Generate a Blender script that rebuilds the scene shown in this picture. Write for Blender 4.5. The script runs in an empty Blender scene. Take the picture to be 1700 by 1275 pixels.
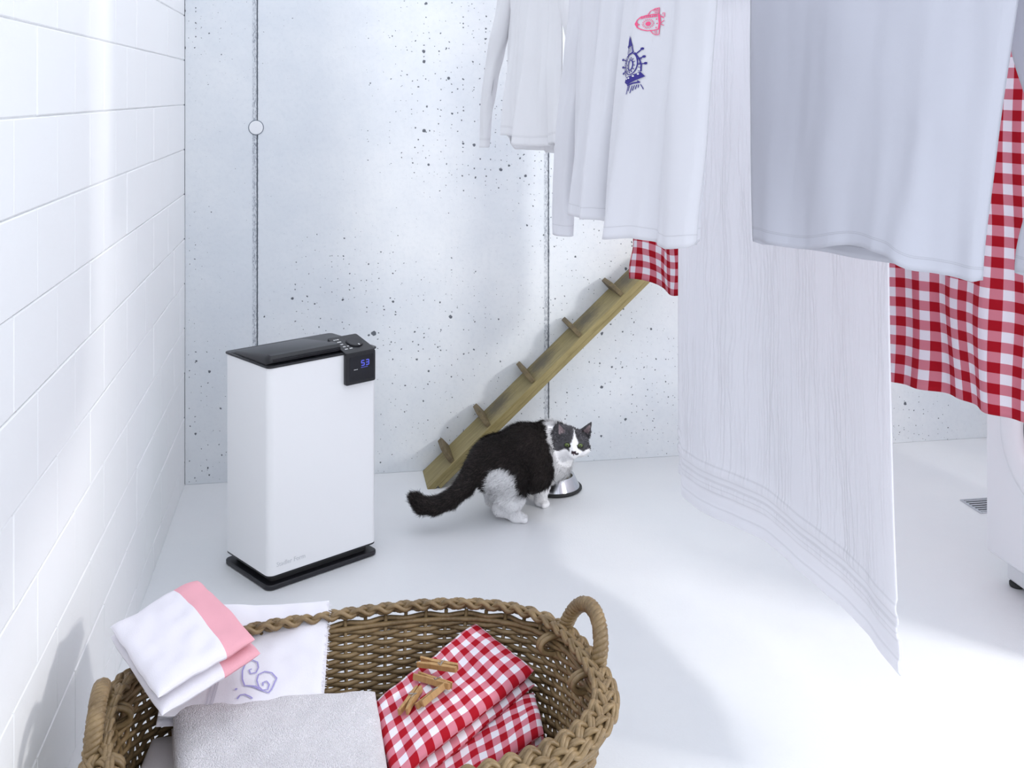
import bpy, bmesh, math, random
import numpy as np
from mathutils import Vector, Matrix, noise
random.seed(7)
PI = math.pi
scene = bpy.context.scene
col = scene.collection

# ------------------------------------------------------------------ camera
FOC = 1800.0
cam_d = bpy.data.cameras.new('camera')
cam_d.sensor_width = 36.0
cam_d.lens = 36.0 * FOC / 1700.0
cam_d.shift_y = -481.5 / 1700.0
cam_d.clip_start = 0.05
cam = bpy.data.objects.new('camera', cam_d)
cam.location = (0, 0, 1.45)
cam.rotation_euler = (PI / 2, 0, 0)
col.objects.link(cam)
scene.camera = cam

# ------------------------------------------------------------------ light
WORLD = 1.72
KEY = 42.0
EXPOSURE = 0.0
w = bpy.data.worlds.new('sky'); scene.world = w; w.use_nodes = True
bg = w.node_tree.nodes['Background']
bg.inputs[0].default_value = (0.86, 0.91, 1.0, 1); bg.inputs[1].default_value = WORLD
vs = scene.view_settings
vs.view_transform = 'Standard'; vs.look = 'None'; vs.gamma = 1; vs.use_curve_mapping = False
vs.exposure = EXPOSURE
scene.cycles.max_bounces = 8

# room frame: R runs along the back wall, N points away from the camera
A_ROOM = math.radians(9.77)
R = Vector((math.cos(A_ROOM), math.sin(A_ROOM), 0)); N = Vector((-math.sin(A_ROOM), math.cos(A_ROOM), 0))
C0 = Vector((-1.213, 4.02, 0))
ROOM_W = 3.36
def rm(r, n, z=0.0): return C0 + R * r - N * n + Vector((0, 0, z))

ld = bpy.data.lights.new('key_light', 'AREA'); ld.shape = 'RECTANGLE'; ld.size = 0.34; ld.size_y = 0.26
ld.energy = KEY; ld.color = (1.0, 0.985, 0.96)
lo = bpy.data.objects.new('key_light', ld); col.objects.link(lo)  # key light placed from the cast shadows; its window is added
lo.location = rm(ROOM_W + 0.06, 2.78, 1.70)
lo.rotation_euler = (Vector((-0.35, 2.55, 0.45)) - lo.location).to_track_quat('-Z', 'Y').to_euler()

# ------------------------------------------------------------------ helpers
def lerp(a, b, t): return a + (b - a) * t
def smooth(a, b, x):
    t = min(1, max(0, (x - a) / (b - a))); return t * t * (3 - 2 * t)
class MB:
    def __init__(s): s.v = []; s.f = []; s.uv = []
    def add(s, vs, fs):
        o = len(s.v); s.v += [tuple(v) for v in vs]; s.f += [tuple(i + o for i in f) for f in fs]
    def box(s, c, d, M=None):
        x, y, z = d[0] / 2, d[1] / 2, d[2] / 2
        vs = [Vector((sx * x, sy * y, sz * z)) for sx in (-1, 1) for sy in (-1, 1) for sz in (-1, 1)]
        vs = [(M @ v if M else v) + Vector(c) for v in vs]
        s.add(vs, [(0, 1, 3, 2), (4, 6, 7, 5), (0, 4, 5, 1), (2, 3, 7, 6), (0, 2, 6, 4), (1, 5, 7, 3)])
    def tube(s, pts, rad, sides=6, closed=False, flat=1.0, up=None):
        pts = [Vector(p) for p in pts]; n = len(pts)
        rads = rad if isinstance(rad, (list, tuple)) else [rad] * n
        vs = []; prev = None
        for i in range(n):
            t = (pts[(i + 1) % n] - pts[i - 1]) if closed or 0 < i < n - 1 else (pts[1] - pts[0] if i == 0 else pts[-1] - pts[-2])
            t.normalize()
            a = up if up is not None else (prev if prev is not None else (Vector((0, 0, 1)) if abs(t.z) < .9 else Vector((1, 0, 0))))
            b = t.cross(a); b.normalize(); a2 = b.cross(t); prev = a2
            for k in range(sides):
                an = 2 * PI * k / sides
                vs.append(pts[i] + (b * math.cos(an) + a2 * math.sin(an) * flat) * rads[i])
        fs = []
        for i in range(n if closed else n - 1):
            j = (i + 1) % n
            for k in range(sides):
                k2 = (k + 1) % sides
                fs.append((i * sides + k, i * sides + k2, j * sides + k2, j * sides + k))
        if not closed:
            fs.append(tuple(reversed(range(sides)))); fs.append(tuple((n - 1) * sides + k for k in range(sides)))
        s.add(vs, fs)
    def lathe(s, prof, c=(0, 0, 0), seg=48, cap=True):
        vs = []
        for r, z in prof:
            for k in range(seg):
                a = 2 * PI * k / seg; vs.append((c[0] + r * math.cos(a), c[1] + r * math.sin(a), c[2] + z))
        fs = []
        for i in range(len(prof) - 1):
            for k in range(seg):
                k2 = (k + 1) % seg; fs.append((i * seg + k, i * seg + k2, (i + 1) * seg + k2, (i + 1) * seg + k))
        if cap:
            fs.append(tuple(reversed(range(seg)))); fs.append(tuple((len(prof) - 1) * seg + k for k in range(seg)))
        s.add(vs, fs)
    def prism(s, poly, M, h):
        """polygon in local xy extruded to z in [0,h], placed with matrix M"""
        n = len(poly)
        vs = [M @ Vector((x, y, 0)) for x, y in poly] + [M @ Vector((x, y, h)) for x, y in poly]
        s.add(vs, [tuple(reversed(range(n))), tuple(range(n, 2 * n))] + [(i, (i + 1) % n, n + (i + 1) % n, n + i) for i in range(n)])

FR = {}
def root(name, loc, rotz=0.0):
    o = bpy.data.objects.new(name, None); o.location = loc; o.rotation_euler = (0, 0, rotz)
    o.empty_display_size = 0.05
    col.objects.link(o); FR[o.name] = Matrix.Translation(Vector(loc)) @ Matrix.Rotation(rotz, 4, 'Z'); return o
def tag(o, label=None, cat=None, group=None, kind=None):
    if label: o['label'] = label
    if cat: o['category'] = cat
    if group: o['group'] = group
    if kind: o['kind'] = kind
    return o
def obj(name, mb, m, parent=None, smooth=False, world=False, loc=None, rotz=0.0, bevel=0.0, seg=2, sub=0, uv=None, thick=0.0, autos=None):
    """mesh object. world=True: verts are in world space and are moved into the parent's frame"""
    vs, fs = (mb.v, mb.f) if isinstance(mb, MB) else mb
    if world:
        M = None
        if parent is not None: M = FR[parent.name].inverted()
        elif loc is not None: M = (Matrix.Translation(Vector(loc)) @ Matrix.Rotation(rotz, 4, 'Z')).inverted()
        if M is not None: vs = [tuple(M @ Vector(v)) for v in vs]
    me = bpy.data.meshes.new(name); me.from_pydata([tuple(v) for v in vs], [], fs); me.update()
    bm = bmesh.new(); bm.from_mesh(me); bmesh.ops.recalc_face_normals(bm, faces=bm.faces); bm.to_mesh(me); bm.free()
    if uv is not None:
        lay = me.uv_layers.new(name='UVMap')
        idx = np.zeros(len(me.loops), dtype=np.int32); me.loops.foreach_get('vertex_index', idx)
        lay.data.foreach_set('uv', np.asarray(uv, dtype=np.float32)[idx].ravel())
    o = bpy.data.objects.new(name, me); col.objects.link(o)
    if m is not None: me.materials.append(m)
    if smooth: me.shade_smooth()
    if parent is not None: o.parent = parent
    if loc is not None: o.location = loc; o.rotation_euler = (0, 0, rotz)
    FR[o.name] = Matrix.Translation(Vector(loc or (0, 0, 0))) @ Matrix.Rotation(rotz, 4, 'Z')
    if parent is not None: FR[o.name] = FR[parent.name] @ FR[o.name]
    if thick: md = o.modifiers.new('thickness', 'SOLIDIFY'); md.thickness = thick; md.offset = 0
    if bevel: md = o.modifiers.new('bevel', 'BEVEL'); md.width = bevel; md.segments = seg; md.limit_method = 'ANGLE'; md.angle_limit = math.radians(40)
    if sub: md = o.modifiers.new('sub', 'SUBSURF'); md.levels = sub; md.render_levels = sub
    if autos:
        me.shade_smooth(); me.set_sharp_from_angle(angle=math.radians(autos))
    return o

# ------------------------------------------------------------------ materials
def new_mat(name):
    m = bpy.data.materials.new(name); m.use_nodes = True
    nt = m.node_tree; p = nt.nodes['Principled BSDF']; return m, nt, p
def nd(nt, t, **kw):
    n = nt.nodes.new(t)
    for k, v in kw.items(): setattr(n, k, v)
    return n
def math_n(nt, op, a, b=None, c=None):
    n = nt.nodes.new('ShaderNodeMath'); n.operation = op
    for i, x in enumerate((a, b, c)):
        if x is None: continue
        if isinstance(x, (int, float)): n.inputs[i].default_value = x
        else: nt.links.new(x, n.inputs[i])
    return n.outputs[0]
def mixc(nt, fac, a, b):
    n = nt.nodes.new('ShaderNodeMix'); n.data_type = 'RGBA'
    for i, x in ((0, fac), (6, a), (7, b)):
        if isinstance(x, (int, float)): n.inputs[i].default_value = x
        elif isinstance(x, (tuple, list)): n.inputs[i].default_value = (*x, 1) if len(x) == 3 else x
        else: nt.links.new(x, n.inputs[i])
    return n.outputs[2]
def bump(nt, p, h, strength=0.3, dist=0.002):
    b = nt.nodes.new('ShaderNodeBump'); b.inputs['Strength'].default_value = strength; b.inputs['Distance'].default_value = dist
    nt.links.new(h, b.inputs['Height']); nt.links.new(b.outputs[0], p.inputs['Normal']); return b
def coords(nt, kind='Object'): return nt.nodes.new('ShaderNodeTexCoord').outputs[kind]
def noise_n(nt, vec, scale, detail=3, rough=0.55, dim='3D'):
    n = nt.nodes.new('ShaderNodeTexNoise'); n.noise_dimensions = dim
    n.inputs['Scale'].default_value = scale; n.inputs['Detail'].default_value = detail; n.inputs['Roughness'].default_value = rough
    if vec is not None: nt.links.new(vec, n.inputs['Vector'])
    return n.outputs[0]
def mapping(nt, vec, scale=(1, 1, 1), rot=(0, 0, 0), loc=(0, 0, 0)):
    n = nt.nodes.new('ShaderNodeMapping'); nt.links.new(vec, n.inputs[0])
    n.inputs['Location'].default_value = loc; n.inputs['Rotation'].default_value = rot; n.inputs['Scale'].default_value = scale
    return n.outputs[0]
def rng(nt, x, a, b, c=0.0, d=1.0):
    n = nt.nodes.new('ShaderNodeMapRange'); n.inputs[1].default_value = a; n.inputs[2].default_value = b
    n.inputs[3].default_value = c; n.inputs[4].default_value = d; nt.links.new(x, n.inputs[0]); return n.outputs[0]
def plain(name, c, rough=0.5, metal=0.0, coat=0.0, nscale=0, nstr=0.1, nd_=0.001, var=0.0):
    m, nt, p = new_mat(name)
    p.inputs['Base Color'].default_value = (*c, 1); p.inputs['Roughness'].default_value = rough; p.inputs['Metallic'].default_value = metal
    p.inputs['Coat Weight'].default_value = coat
    if nscale:
        v = coords(nt); h = noise_n(nt, v, nscale); bump(nt, p, h, nstr, nd_)
        if var:
            k = noise_n(nt, v, nscale * 0.15, 4)
            nt.links.new(mixc(nt, rng(nt, k, .3, .7), tuple(x * (1 - var) for x in c), c), p.inputs['Base Color'])
    return m
def translucent_out(nt, p, colr, fac):
    t = nt.nodes.new('ShaderNodeBsdfTranslucent')
    if isinstance(colr, tuple): t.inputs[0].default_value = (*colr, 1)
    else: nt.links.new(colr, t.inputs[0])
    mx = nt.nodes.new('ShaderNodeMixShader'); mx.inputs[0].default_value = fac
    nt.links.new(p.outputs[0], mx.inputs[1]); nt.links.new(t.outputs[0], mx.inputs[2])
    nt.links.new(mx.outputs[0], nt.nodes['Material Output'].inputs[0])
def fabric(name, c, weave=900, fine=0.15, wr=0.0, wrs=14, trans=0.2, hem=None, rough=0.9, ribs=0, bands=None, groove_shade=.86):
    """woven cloth; UV is in metres. hem: stitched line heights, grooves darkened as painted shade; ribs: ribs per metre across; bands: (lo,hi) heights of smooth borders"""
    m, nt, p = new_mat(name); uvv = coords(nt, 'UV')
    p.inputs['Roughness'].default_value = rough; p.inputs['Sheen Weight'].default_value = 0.15
    p.inputs['Specular IOR Level'].default_value = 0.2
    p.inputs['Base Color'].default_value = (*c, 1)
    h = math_n(nt, 'MULTIPLY', noise_n(nt, uvv, weave, 2), fine)
    if wr:
        wn = noise_n(nt, mapping(nt, uvv, (1.6, 0.7, 1)), wrs, 4, .6)
        h = math_n(nt, 'ADD', h, math_n(nt, 'MULTIPLY', wn, wr))
    sx = nt.nodes.new('ShaderNodeSeparateXYZ'); nt.links.new(uvv, sx.inputs[0])
    U, V = sx.outputs[0], sx.outputs[1]
    if ribs:
        wob = math_n(nt, 'MULTIPLY', noise_n(nt, mapping(nt, uvv, (8, 1.2, 1)), 3.0, 3), 0.07)
        wv = math_n(nt, 'SINE', math_n(nt, 'MULTIPLY', math_n(nt, 'ADD', U, wob), ribs * 2 * PI))
        amp = math_n(nt, 'MULTIPLY', rng(nt, noise_n(nt, mapping(nt, uvv, (5, .5, 1)), 2.0, 2), .35, .6), 1.2)
        rib = math_n(nt, 'MULTIPLY', wv, amp)
        if bands:
            for lo_, hi_ in bands:
                inside = math_n(nt, 'MULTIPLY', math_n(nt, 'GREATER_THAN', V, lo_), math_n(nt, 'LESS_THAN', V, hi_))
                rib = math_n(nt, 'MULTIPLY', rib, math_n(nt, 'SUBTRACT', 1, inside))
        h = math_n(nt, 'ADD', h, rib)
    groove = None
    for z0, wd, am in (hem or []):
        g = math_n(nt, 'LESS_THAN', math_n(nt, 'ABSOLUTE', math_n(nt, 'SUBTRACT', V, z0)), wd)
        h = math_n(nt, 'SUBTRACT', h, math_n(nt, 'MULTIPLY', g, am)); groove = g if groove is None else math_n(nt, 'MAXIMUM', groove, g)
    if groove is not None: nt.links.new(mixc(nt, groove, c, tuple(x * groove_shade for x in c)), p.inputs['Base Color'])  # shade of the grooves put into the base colour, besides the bump
    bump(nt, p, h, 0.5, 0.003)
    if trans: translucent_out(nt, p, c, trans)
    return m
def gingham(name, per, rot=0.0, trans=0.15, wr=0.3):
    m, nt, p = new_mat(name); uvv = mapping(nt, coords(nt, 'UV'), rot=(0, 0, rot))
    sx = nt.nodes.new('ShaderNodeSeparateXYZ'); nt.links.new(uvv, sx.inputs[0])
    st = [math_n(nt, 'LESS_THAN', math_n(nt, 'FRACT', math_n(nt, 'DIVIDE', sx.outputs[i], per)), 0.5) for i in (0, 1)]
    s = math_n(nt, 'ADD', st[0], st[1])
    c1 = mixc(nt, math_n(nt, 'GREATER_THAN', s, .5), (0.80, 0.77, 0.83), (0.62, 0.205, 0.26))
    c2 = mixc(nt, math_n(nt, 'GREATER_THAN', s, 1.5), c1, (0.38, 0.004, 0.014))
    nt.links.new(c2, p.inputs['Base Color']); p.inputs['Roughness'].default_value = .85
    p.inputs['Specular IOR Level'].default_value = 0.2
    h = math_n(nt, 'ADD', math_n(nt, 'MULTIPLY', noise_n(nt, uvv, 700, 2), .12), math_n(nt, 'MULTIPLY', noise_n(nt, uvv, 26, 4, .6), wr))
    bump(nt, p, h, 0.5, 0.004)
    if trans: translucent_out(nt, p, c2, trans)
    return m

# painted block wall
def m_paint():
    m, nt, p = new_mat('white_wall_paint'); v = coords(nt)
    p.inputs['Base Color'].default_value = (0.89, 0.895, 0.90, 1); p.inputs['Roughness'].default_value = 0.6
    h = math_n(nt, 'ADD', noise_n(nt, v, 45, 4), math_n(nt, 'MULTIPLY', noise_n(nt, v, 260, 2), .35))
    bump(nt, p, h, 0.16, 0.004); return m
M_PAINT = m_paint()
M_FLOOR = None
def m_floor():
    m, nt, p = new_mat('white_floor_coating'); v = coords(nt)
    k = noise_n(nt, v, 1.6, 5, .6)
    nt.links.new(mixc(nt, rng(nt, k, .35, .7), (0.745, 0.755, 0.775), (0.79, 0.795, 0.80)), p.inputs['Base Color'])
    p.inputs['Roughness'].default_value = 0.42
    h = math_n(nt, 'ADD', noise_n(nt, v, 170, 3), math_n(nt, 'MULTIPLY', noise_n(nt, v, 28, 3), .6))
    bump(nt, p, h, 0.22, 0.003); return m
M_FLOOR = m_floor()
def m_concrete(seams):
    m, nt, p = new_mat('pale_concrete'); v = coords(nt)
    s = nt.nodes.new('ShaderNodeSeparateXYZ'); nt.links.new(v, s.inputs[0])
    cb = nt.nodes.new('ShaderNodeCombineXYZ'); nt.links.new(s.outputs[0], cb.inputs[0]); nt.links.new(s.outputs[2], cb.inputs[1])
    P = cb.outputs[0]
    cloud = noise_n(nt, P, 1.9, 6, .62, '2D')
    base = mixc(nt, rng(nt, cloud, .3, .7), (0.70, 0.735, 0.775), (0.81, 0.83, 0.845))
    fine = noise_n(nt, P, 60, 4, .6, '2D')
    base = mixc(nt, math_n(nt, 'MULTIPLY', rng(nt, fine, .5, .8), .15), base, (0.5, 0.54, 0.6))
    # warp so that the pits are irregular
    wn = nt.nodes.new('ShaderNodeTexNoise'); wn.noise_dimensions = '2D'; wn.inputs['Scale'].default_value = 90; wn.inputs['Detail'].default_value = 2
    nt.links.new(P, wn.inputs['Vector'])
    ws = nt.nodes.new('ShaderNodeVectorMath'); ws.operation = 'MULTIPLY_ADD'; ws.inputs[1].default_value = (.007, .007, 0)
    nt.links.new(wn.outputs[1], ws.inputs[0]); nt.links.new(P, ws.inputs[2])
    pits = None
    dens = rng(nt, noise_n(nt, P, 1.3, 2, .5, '2D'), .35, .62, .25, 1.0)
    for sc_, lo_, hi_, cut in ((10, .0, .0098, .50), (22, .0, .0052, .30), (46, .0, .0031, .32)):
        vo = nt.nodes.new('ShaderNodeTexVoronoi'); vo.voronoi_dimensions = '2D'; vo.inputs['Scale'].default_value = sc_
        nt.links.new(ws.outputs[0], vo.inputs['Vector'])
        sc2 = nt.nodes.new('ShaderNodeSeparateColor'); nt.links.new(vo.outputs['Color'], sc2.inputs[0])
        size = rng(nt, sc2.outputs[0], cut, 1.0, -hi_ * .4, hi_)
        size = math_n(nt, 'MULTIPLY', size, dens)
        d = math_n(nt, 'DIVIDE', vo.outputs['Distance'], sc_)
        q = rng(nt, math_n(nt, 'SUBTRACT', size, d), -.0003, .0010)
        pits = q if pits is None else math_n(nt, 'MAXIMUM', pits, q)
    rough = None
    for x0 in seams:   # smeared grout along the formwork seams
        dd = math_n(nt, 'SUBTRACT', s.outputs[0], x0)
        band = math_n(nt, 'MULTIPLY', rng(nt, dd, -.020, -.015), rng(nt, dd, .006, .003))
        nn = noise_n(nt, mapping(nt, P, (3, 1, 1)), 75, 5, .75, '2D')
        lw = noise_n(nt, mapping(nt, P, (0, 1, 1)), 5, 4, .7, '2D')
        b2 = math_n(nt, 'MULTIPLY', band, math_n(nt, 'MULTIPLY', rng(nt, nn, .44, .58), rng(nt, lw, .3, .6, .25, 1)))
        rough = b2 if rough is None else math_n(nt, 'MAXIMUM', rough, b2)
    base = mixc(nt, math_n(nt, 'MULTIPLY', rough, .75), base, (0.16, 0.19, 0.25))
    base = mixc(nt, math_n(nt, 'MULTIPLY', pits, .9), base, (0.06, 0.07, 0.09))
    nt.links.new(base, p.inputs['Base Color']); p.inputs['Roughness'].default_value = .8
    h = math_n(nt, 'SUBTRACT', math_n(nt, 'MULTIPLY', fine, .2), math_n(nt, 'MAXIMUM', pits, math_n(nt, 'MULTIPLY', rough, .5)))
    bump(nt, p, h, .5, .004); return m
SEAMS = (0.2615, 1.376, 2.49)
M_CONC = m_concrete(SEAMS)
M_GROOVE = plain('dark_seam_grout', (0.20, 0.225, 0.27), .9)
M_PLUG = plain('white_plug', (0.80, 0.81, 0.83), .6)
M_WHITE = plain('white_painted_steel', (0.93, 0.93, 0.94), .28, nscale=220, nstr=.02)
M_WASH = plain('white_enamel', (0.84, 0.85, 0.88), .3, nscale=160, nstr=.02)
M_BLACK = plain('black_plastic', (0.008, 0.008, 0.011), .32, nscale=300, nstr=.05)
M_BLACKM = plain('matte_black_plastic', (0.012, 0.012, 0.016), .42, nscale=300, nstr=.05)
M_SCREEN = plain('dark_display', (0.004, 0.004, 0.008), .18)
M_PRINTW = plain('white_print', (0.75, 0.75, 0.75), .6)
M_LOGO = plain('pale_grey_print', (0.70, 0.71, 0.73), .5)
M_STEEL = plain('brushed_steel', (0.62, 0.63, 0.66), .16, 1.0)
M_RUBBER = plain('black_rubber', (0.012, 0.012, 0.013), .6)
M_DARK = plain('dark_gap', (0.03, 0.03, 0.03), .7)
M_CHROME = plain('spring_wire', (0.45, 0.43, 0.40), .3, 1.0)
M_FOOD = plain('cat_food', (0.10, 0.055, 0.025), .9, nscale=120, nstr=.8, nd_=.006)
M_ROPE = plain('white_line', (0.7, 0.7, 0.7), .8, nscale=300, nstr=.4)
def emis(name, c, s):
    m, nt, p = new_mat(name); p.inputs['Base Color'].default_value = (0, 0, 0, 1)
    p.inputs['Emission Color'].default_value = (*c, 1); p.inputs['Emission Strength'].default_value = s; return m
M_BLUE = emis('blue_lcd_digits', (0.10, 0.12, 0.75), 1.0)
def m_wood(name, c1, c2, axis=(1, 12, 12), rough=.6, stain=None):
    m, nt, p = new_mat(name); v = coords(nt)
    g = noise_n(nt, mapping(nt, v, axis), 9, 5, .65)
    c = mixc(nt, rng(nt, g, .32, .68), c1, c2)
    if stain:
        s = nt.nodes.new('ShaderNodeSeparateXYZ'); nt.links.new(v, s.inputs[0])
        tot = None
        jit = math_n(nt, 'MULTIPLY', noise_n(nt, v, 38, 4, .7), .10)
        for (sx, sy) in stain:
            dx = math_n(nt, 'SUBTRACT', s.outputs[0], sx); dy = math_n(nt, 'SUBTRACT', s.outputs[1], sy)
            d = math_n(nt, 'SQRT', math_n(nt, 'ADD', math_n(nt, 'POWER', dx, 2), math_n(nt, 'POWER', dy, 2)))
            q = math_n(nt, 'MULTIPLY', rng(nt, math_n(nt, 'ADD', d, jit), .150, .075), math_n(nt, 'GREATER_THAN', dx, -.06))
            tot = q if tot is None else math_n(nt, 'MAXIMUM', tot, q)
        c = mixc(nt, math_n(nt, 'MULTIPLY', tot, .8), c, (0.06, 0.05, 0.035))
    nt.links.new(c, p.inputs['Base Color']); p.inputs['Roughness'].default_value = rough
    bump(nt, p, g, .15, .002); return m
M_PEG = m_wood('clothespin_wood', (0.34, 0.19, 0.070), (0.50, 0.30, 0.12), (14, 14, 1))
def m_wicker():
    m, nt, p = new_mat('brown_willow'); v = coords(nt)
    k = noise_n(nt, v, 22, 4, .6); k2 = noise_n(nt, v, 180, 3, .6)
    c = mixc(nt, rng(nt, k, .3, .7), (0.135, 0.086, 0.036), (0.29, 0.20, 0.095))
    c = mixc(nt, math_n(nt, 'MULTIPLY', rng(nt, k2, .5, .75), .5), c, (0.31, 0.22, 0.13))
    nt.links.new(c, p.inputs['Base Color']); p.inputs['Roughness'].default_value = .48
    bump(nt, p, k2, .3, .002); return m
M_WICK = m_wicker()

# ------------------------------------------------------------------ the room
mb = MB(); mb.box((1.2, 1.2, -.06), (9.0, 8.5, .12))
tag(obj('floor', mb, M_FLOOR), 'white coated concrete floor of the laundry room', kind='structure')

# left wall: painted blocks
WALL_H = 2.62
mb = MB(); mb.box((-.105, -2.3, WALL_H / 2), (.20, 4.62, WALL_H))
wl = obj('wall_left', mb, M_PAINT, loc=C0, rotz=A_ROOM); tag(wl, 'white painted block wall on the left', kind='structure')
def block_mesh(L):
    bm = bmesh.new(); bmesh.ops.create_cube(bm, size=1.0)
    bmesh.ops.scale(bm, vec=(.05, L - .0022, .1655 - .0026), verts=bm.verts)
    bmesh.ops.bevel(bm, geom=list(bm.edges), offset=.0022, segments=1, affect='EDGES')
    me = bpy.data.meshes.new('block'); bm.to_mesh(me); bm.free(); me.materials.append(M_PAINT); return me
BM = {}
for k in range(-1, 16):
    z0 = .0855 + .1655 * (k); z1 = z0 + .1655
    z0c = max(z0, 0.0); z1c = min(z1, WALL_H)
    if z1c - z0c < .02: continue
    off = (.138 if k % 2 else .288)
    e = [0.0]
    t = off
    while t < 4.6:
        if t - e[-1] > .03: e.append(t)
        t += .30
    e.append(4.6)
    for a, b in zip(e[:-1], e[1:]):
        if a > 3.4: continue
        key = round(b - a, 3)
        if key not in BM: BM[key] = block_mesh(key)
        o = bpy.data.objects.new('block', BM[key]); col.objects.link(o); o.parent = wl
        o.location = (-.025 + random.uniform(-.0012, .0006), -(a + b) / 2, (z0c + z1c) / 2)
        o.scale = (1, 1, (z1c - z0c) / .1655)
# back wall: cast concrete bays
mb = MB(); mb.box((ROOM_W / 2, .075, WALL_H / 2), (ROOM_W + .4, .13, WALL_H))
wb = obj('wall_back', mb, M_GROOVE, loc=C0, rotz=A_ROOM); tag(wb, 'pale pitted concrete wall at the back', kind='structure')
ed = [0.0, *SEAMS, ROOM_W + .1]
for a, b in zip(ed[:-1], ed[1:]):
    bm = bmesh.new(); bmesh.ops.create_cube(bm, size=1.0)
    g0 = .002 if a > 0 else 0
    bmesh.ops.scale(bm, vec=(b - a - g0 - .002, .02, WALL_H), verts=bm.verts)
    bmesh.ops.translate(bm, vec=((a + g0 + b - .002) / 2, .010, WALL_H / 2), verts=bm.verts)
    bmesh.ops.bevel(bm, geom=list(bm.edges), offset=.0015, segments=1, affect='EDGES')
    me = bpy.data.meshes.new('concrete_panel'); bm.to_mesh(me); bm.free(); me.materials.append(M_CONC)
    o = bpy.data.objects.new('concrete_panel', me); col.objects.link(o); o.parent = wb
mb = MB(); mb.lathe([(.0285, 0), (.0285, .0012)], seg=40)
M90 = Matrix.Rotation(PI / 2, 4, 'X')
mb.v = [tuple(M90 @ Vector(v) + Vector((.2575, 0, 1.324))) for v in mb.v]
plug = obj('tie_hole_ring', mb, M_GROOVE, wb)
mb = MB(); mb.lathe([(.0255, 0), (.0255, .004), (.022, .0052), (0.0005, .0052)], seg=40, cap=False)
mb.v = [tuple(M90 @ Vector(v) + Vector((.2575, 0, 1.324))) for v in mb.v]
obj('tie_hole_plug', mb, M_PLUG, wb, smooth=False)
# right wall, beyond the frame; small cellar window added to house the key light
WN = (2.43, 3.13, 1.44, 1.96)
mb = MB()
for (n0, n1, z0, z1) in ((-.1, WN[0], 0, WALL_H), (WN[1], 4.6, 0, WALL_H), (WN[0], WN[1], 0, WN[2]), (WN[0], WN[1], WN[3], WALL_H)):
    mb.box((ROOM_W + .1, -(n0 + n1) / 2, (z0 + z1) / 2), (.2, n1 - n0, z1 - z0))
tag(obj('wall_right', mb, M_PAINT, loc=C0, rotz=A_ROOM), 'white painted wall on the right behind the washing machine', kind='structure')
mb = MB()
n0, n1, z0, z1 = WN
for (c, d) in (((ROOM_W + .05, -n0 - .02, (z0 + z1) / 2), (.05, .04, z1 - z0)), ((ROOM_W + .05, -n1 + .02, (z0 + z1) / 2), (.05, .04, z1 - z0)),
               ((ROOM_W + .05, -(n0 + n1) / 2, z0 + .02), (.05, n1 - n0 - .08, .04)), ((ROOM_W + .05, -(n0 + n1) / 2, z1 - .02), (.05, n1 - n0 - .08, .04))):
    mb.box(c, d)
tag(obj('added_window', mb, M_WHITE, loc=C0, rotz=A_ROOM, bevel=.004), 'small white framed cellar window, added for the key light, unseen in the right wall', kind='structure')

# ------------------------------------------------------------------ floor drain
dr = root('floor_drain', (1.668, 3.815, 0), A_ROOM); tag(dr, 'small steel floor drain grate beside the washing machine', 'floor drain')
mb = MB()
for s_ in (-1, 1):
    mb.box((s_ * .058, 0, .002), (.008, .124, .006)); mb.box((0, s_ * .058, .002), (.108, .008, .006))
obj('frame', mb, M_STEEL, dr, bevel=.001)
mb = MB(); mb.box((0, 0, .0004), (.11, .11, .0008)); obj('drain_pit', mb, M_DARK, dr)
for i in range(6):
    mb = MB(); mb.box((0, -.045 + i * .018, .003), (.108, .009, .004)); obj('slat', mb, M_STEEL, dr, bevel=.001)

# ------------------------------------------------------------------ washing machine (faces the left wall)
wm = root('washing_machine', (1.41, 3.23, 0), A_ROOM); tag(wm, 'white front-loading washing machine with a round door at the right edge', 'washing machine')
mb = MB(); mb.box((.30, -.30, .472), (.60, .60, .76)); obj('body', mb, M_WASH, wm, bevel=.012, seg=3)
mb = MB(); mb.box((.32, -.30, .053), (.53, .56, .078)); pl = obj('plinth', mb, M_WASH, wm, bevel=.006)
for yy in (-.05, -.55):
    mb = MB(); mb.lathe([(.02, 0), (.022, .004), (.022, .012), (.009, .014), (.009, .03)], (.07, yy, 0), 20); obj('foot', mb, M_DARK, wm)
mb = MB(); mb.box((.30, -.30, .865), (.61, .61, .026)); obj('top_plate', mb, M_WASH, wm, bevel=.006)
MX = Matrix.Rotation(-PI / 2, 4, 'Y')
def face(prof, seg=72):
    m_ = MB(); m_.lathe(prof, (0, 0, 0), seg, cap=False)
    m_.v = [tuple(MX @ Vector(v) + Vector((0, -.30, .51))) for v in m_.v]; return m_
dor = obj('door', face([(.21, -.002), (.21, .010), (.203, .018), (.185, .024), (.135, .026), (.12, .020), (.11, .010), (.11, 0)]), M_WASH, wm, smooth=True)
obj('door_glass', face([(.11, .008), (.09, .014), (.05, .022), (.0005, .025)]), plain('dark_door_glass', (.03, .035, .04), .08), dor, smooth=True)
mb = MB(); mb.box((-.028, -.47, .51), (.02, .02, .09)); obj('door_handle', mb, M_WASH, dor, bevel=.005)
mb = MB(); mb.box((-.004, -.12, .80), (.01, .16, .075)); obj('detergent_drawer', mb, M_WASH, wm, bevel=.003)
mb = MB(); mb.lathe([(.024, 0), (.022, .022), (.0005, .022)], seg=28, cap=False); mb.v = [tuple(MX @ Vector(v) + Vector((0, -.33, .80))) for v in mb.v]
obj('program_dial', mb, M_WASH, wm)

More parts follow.
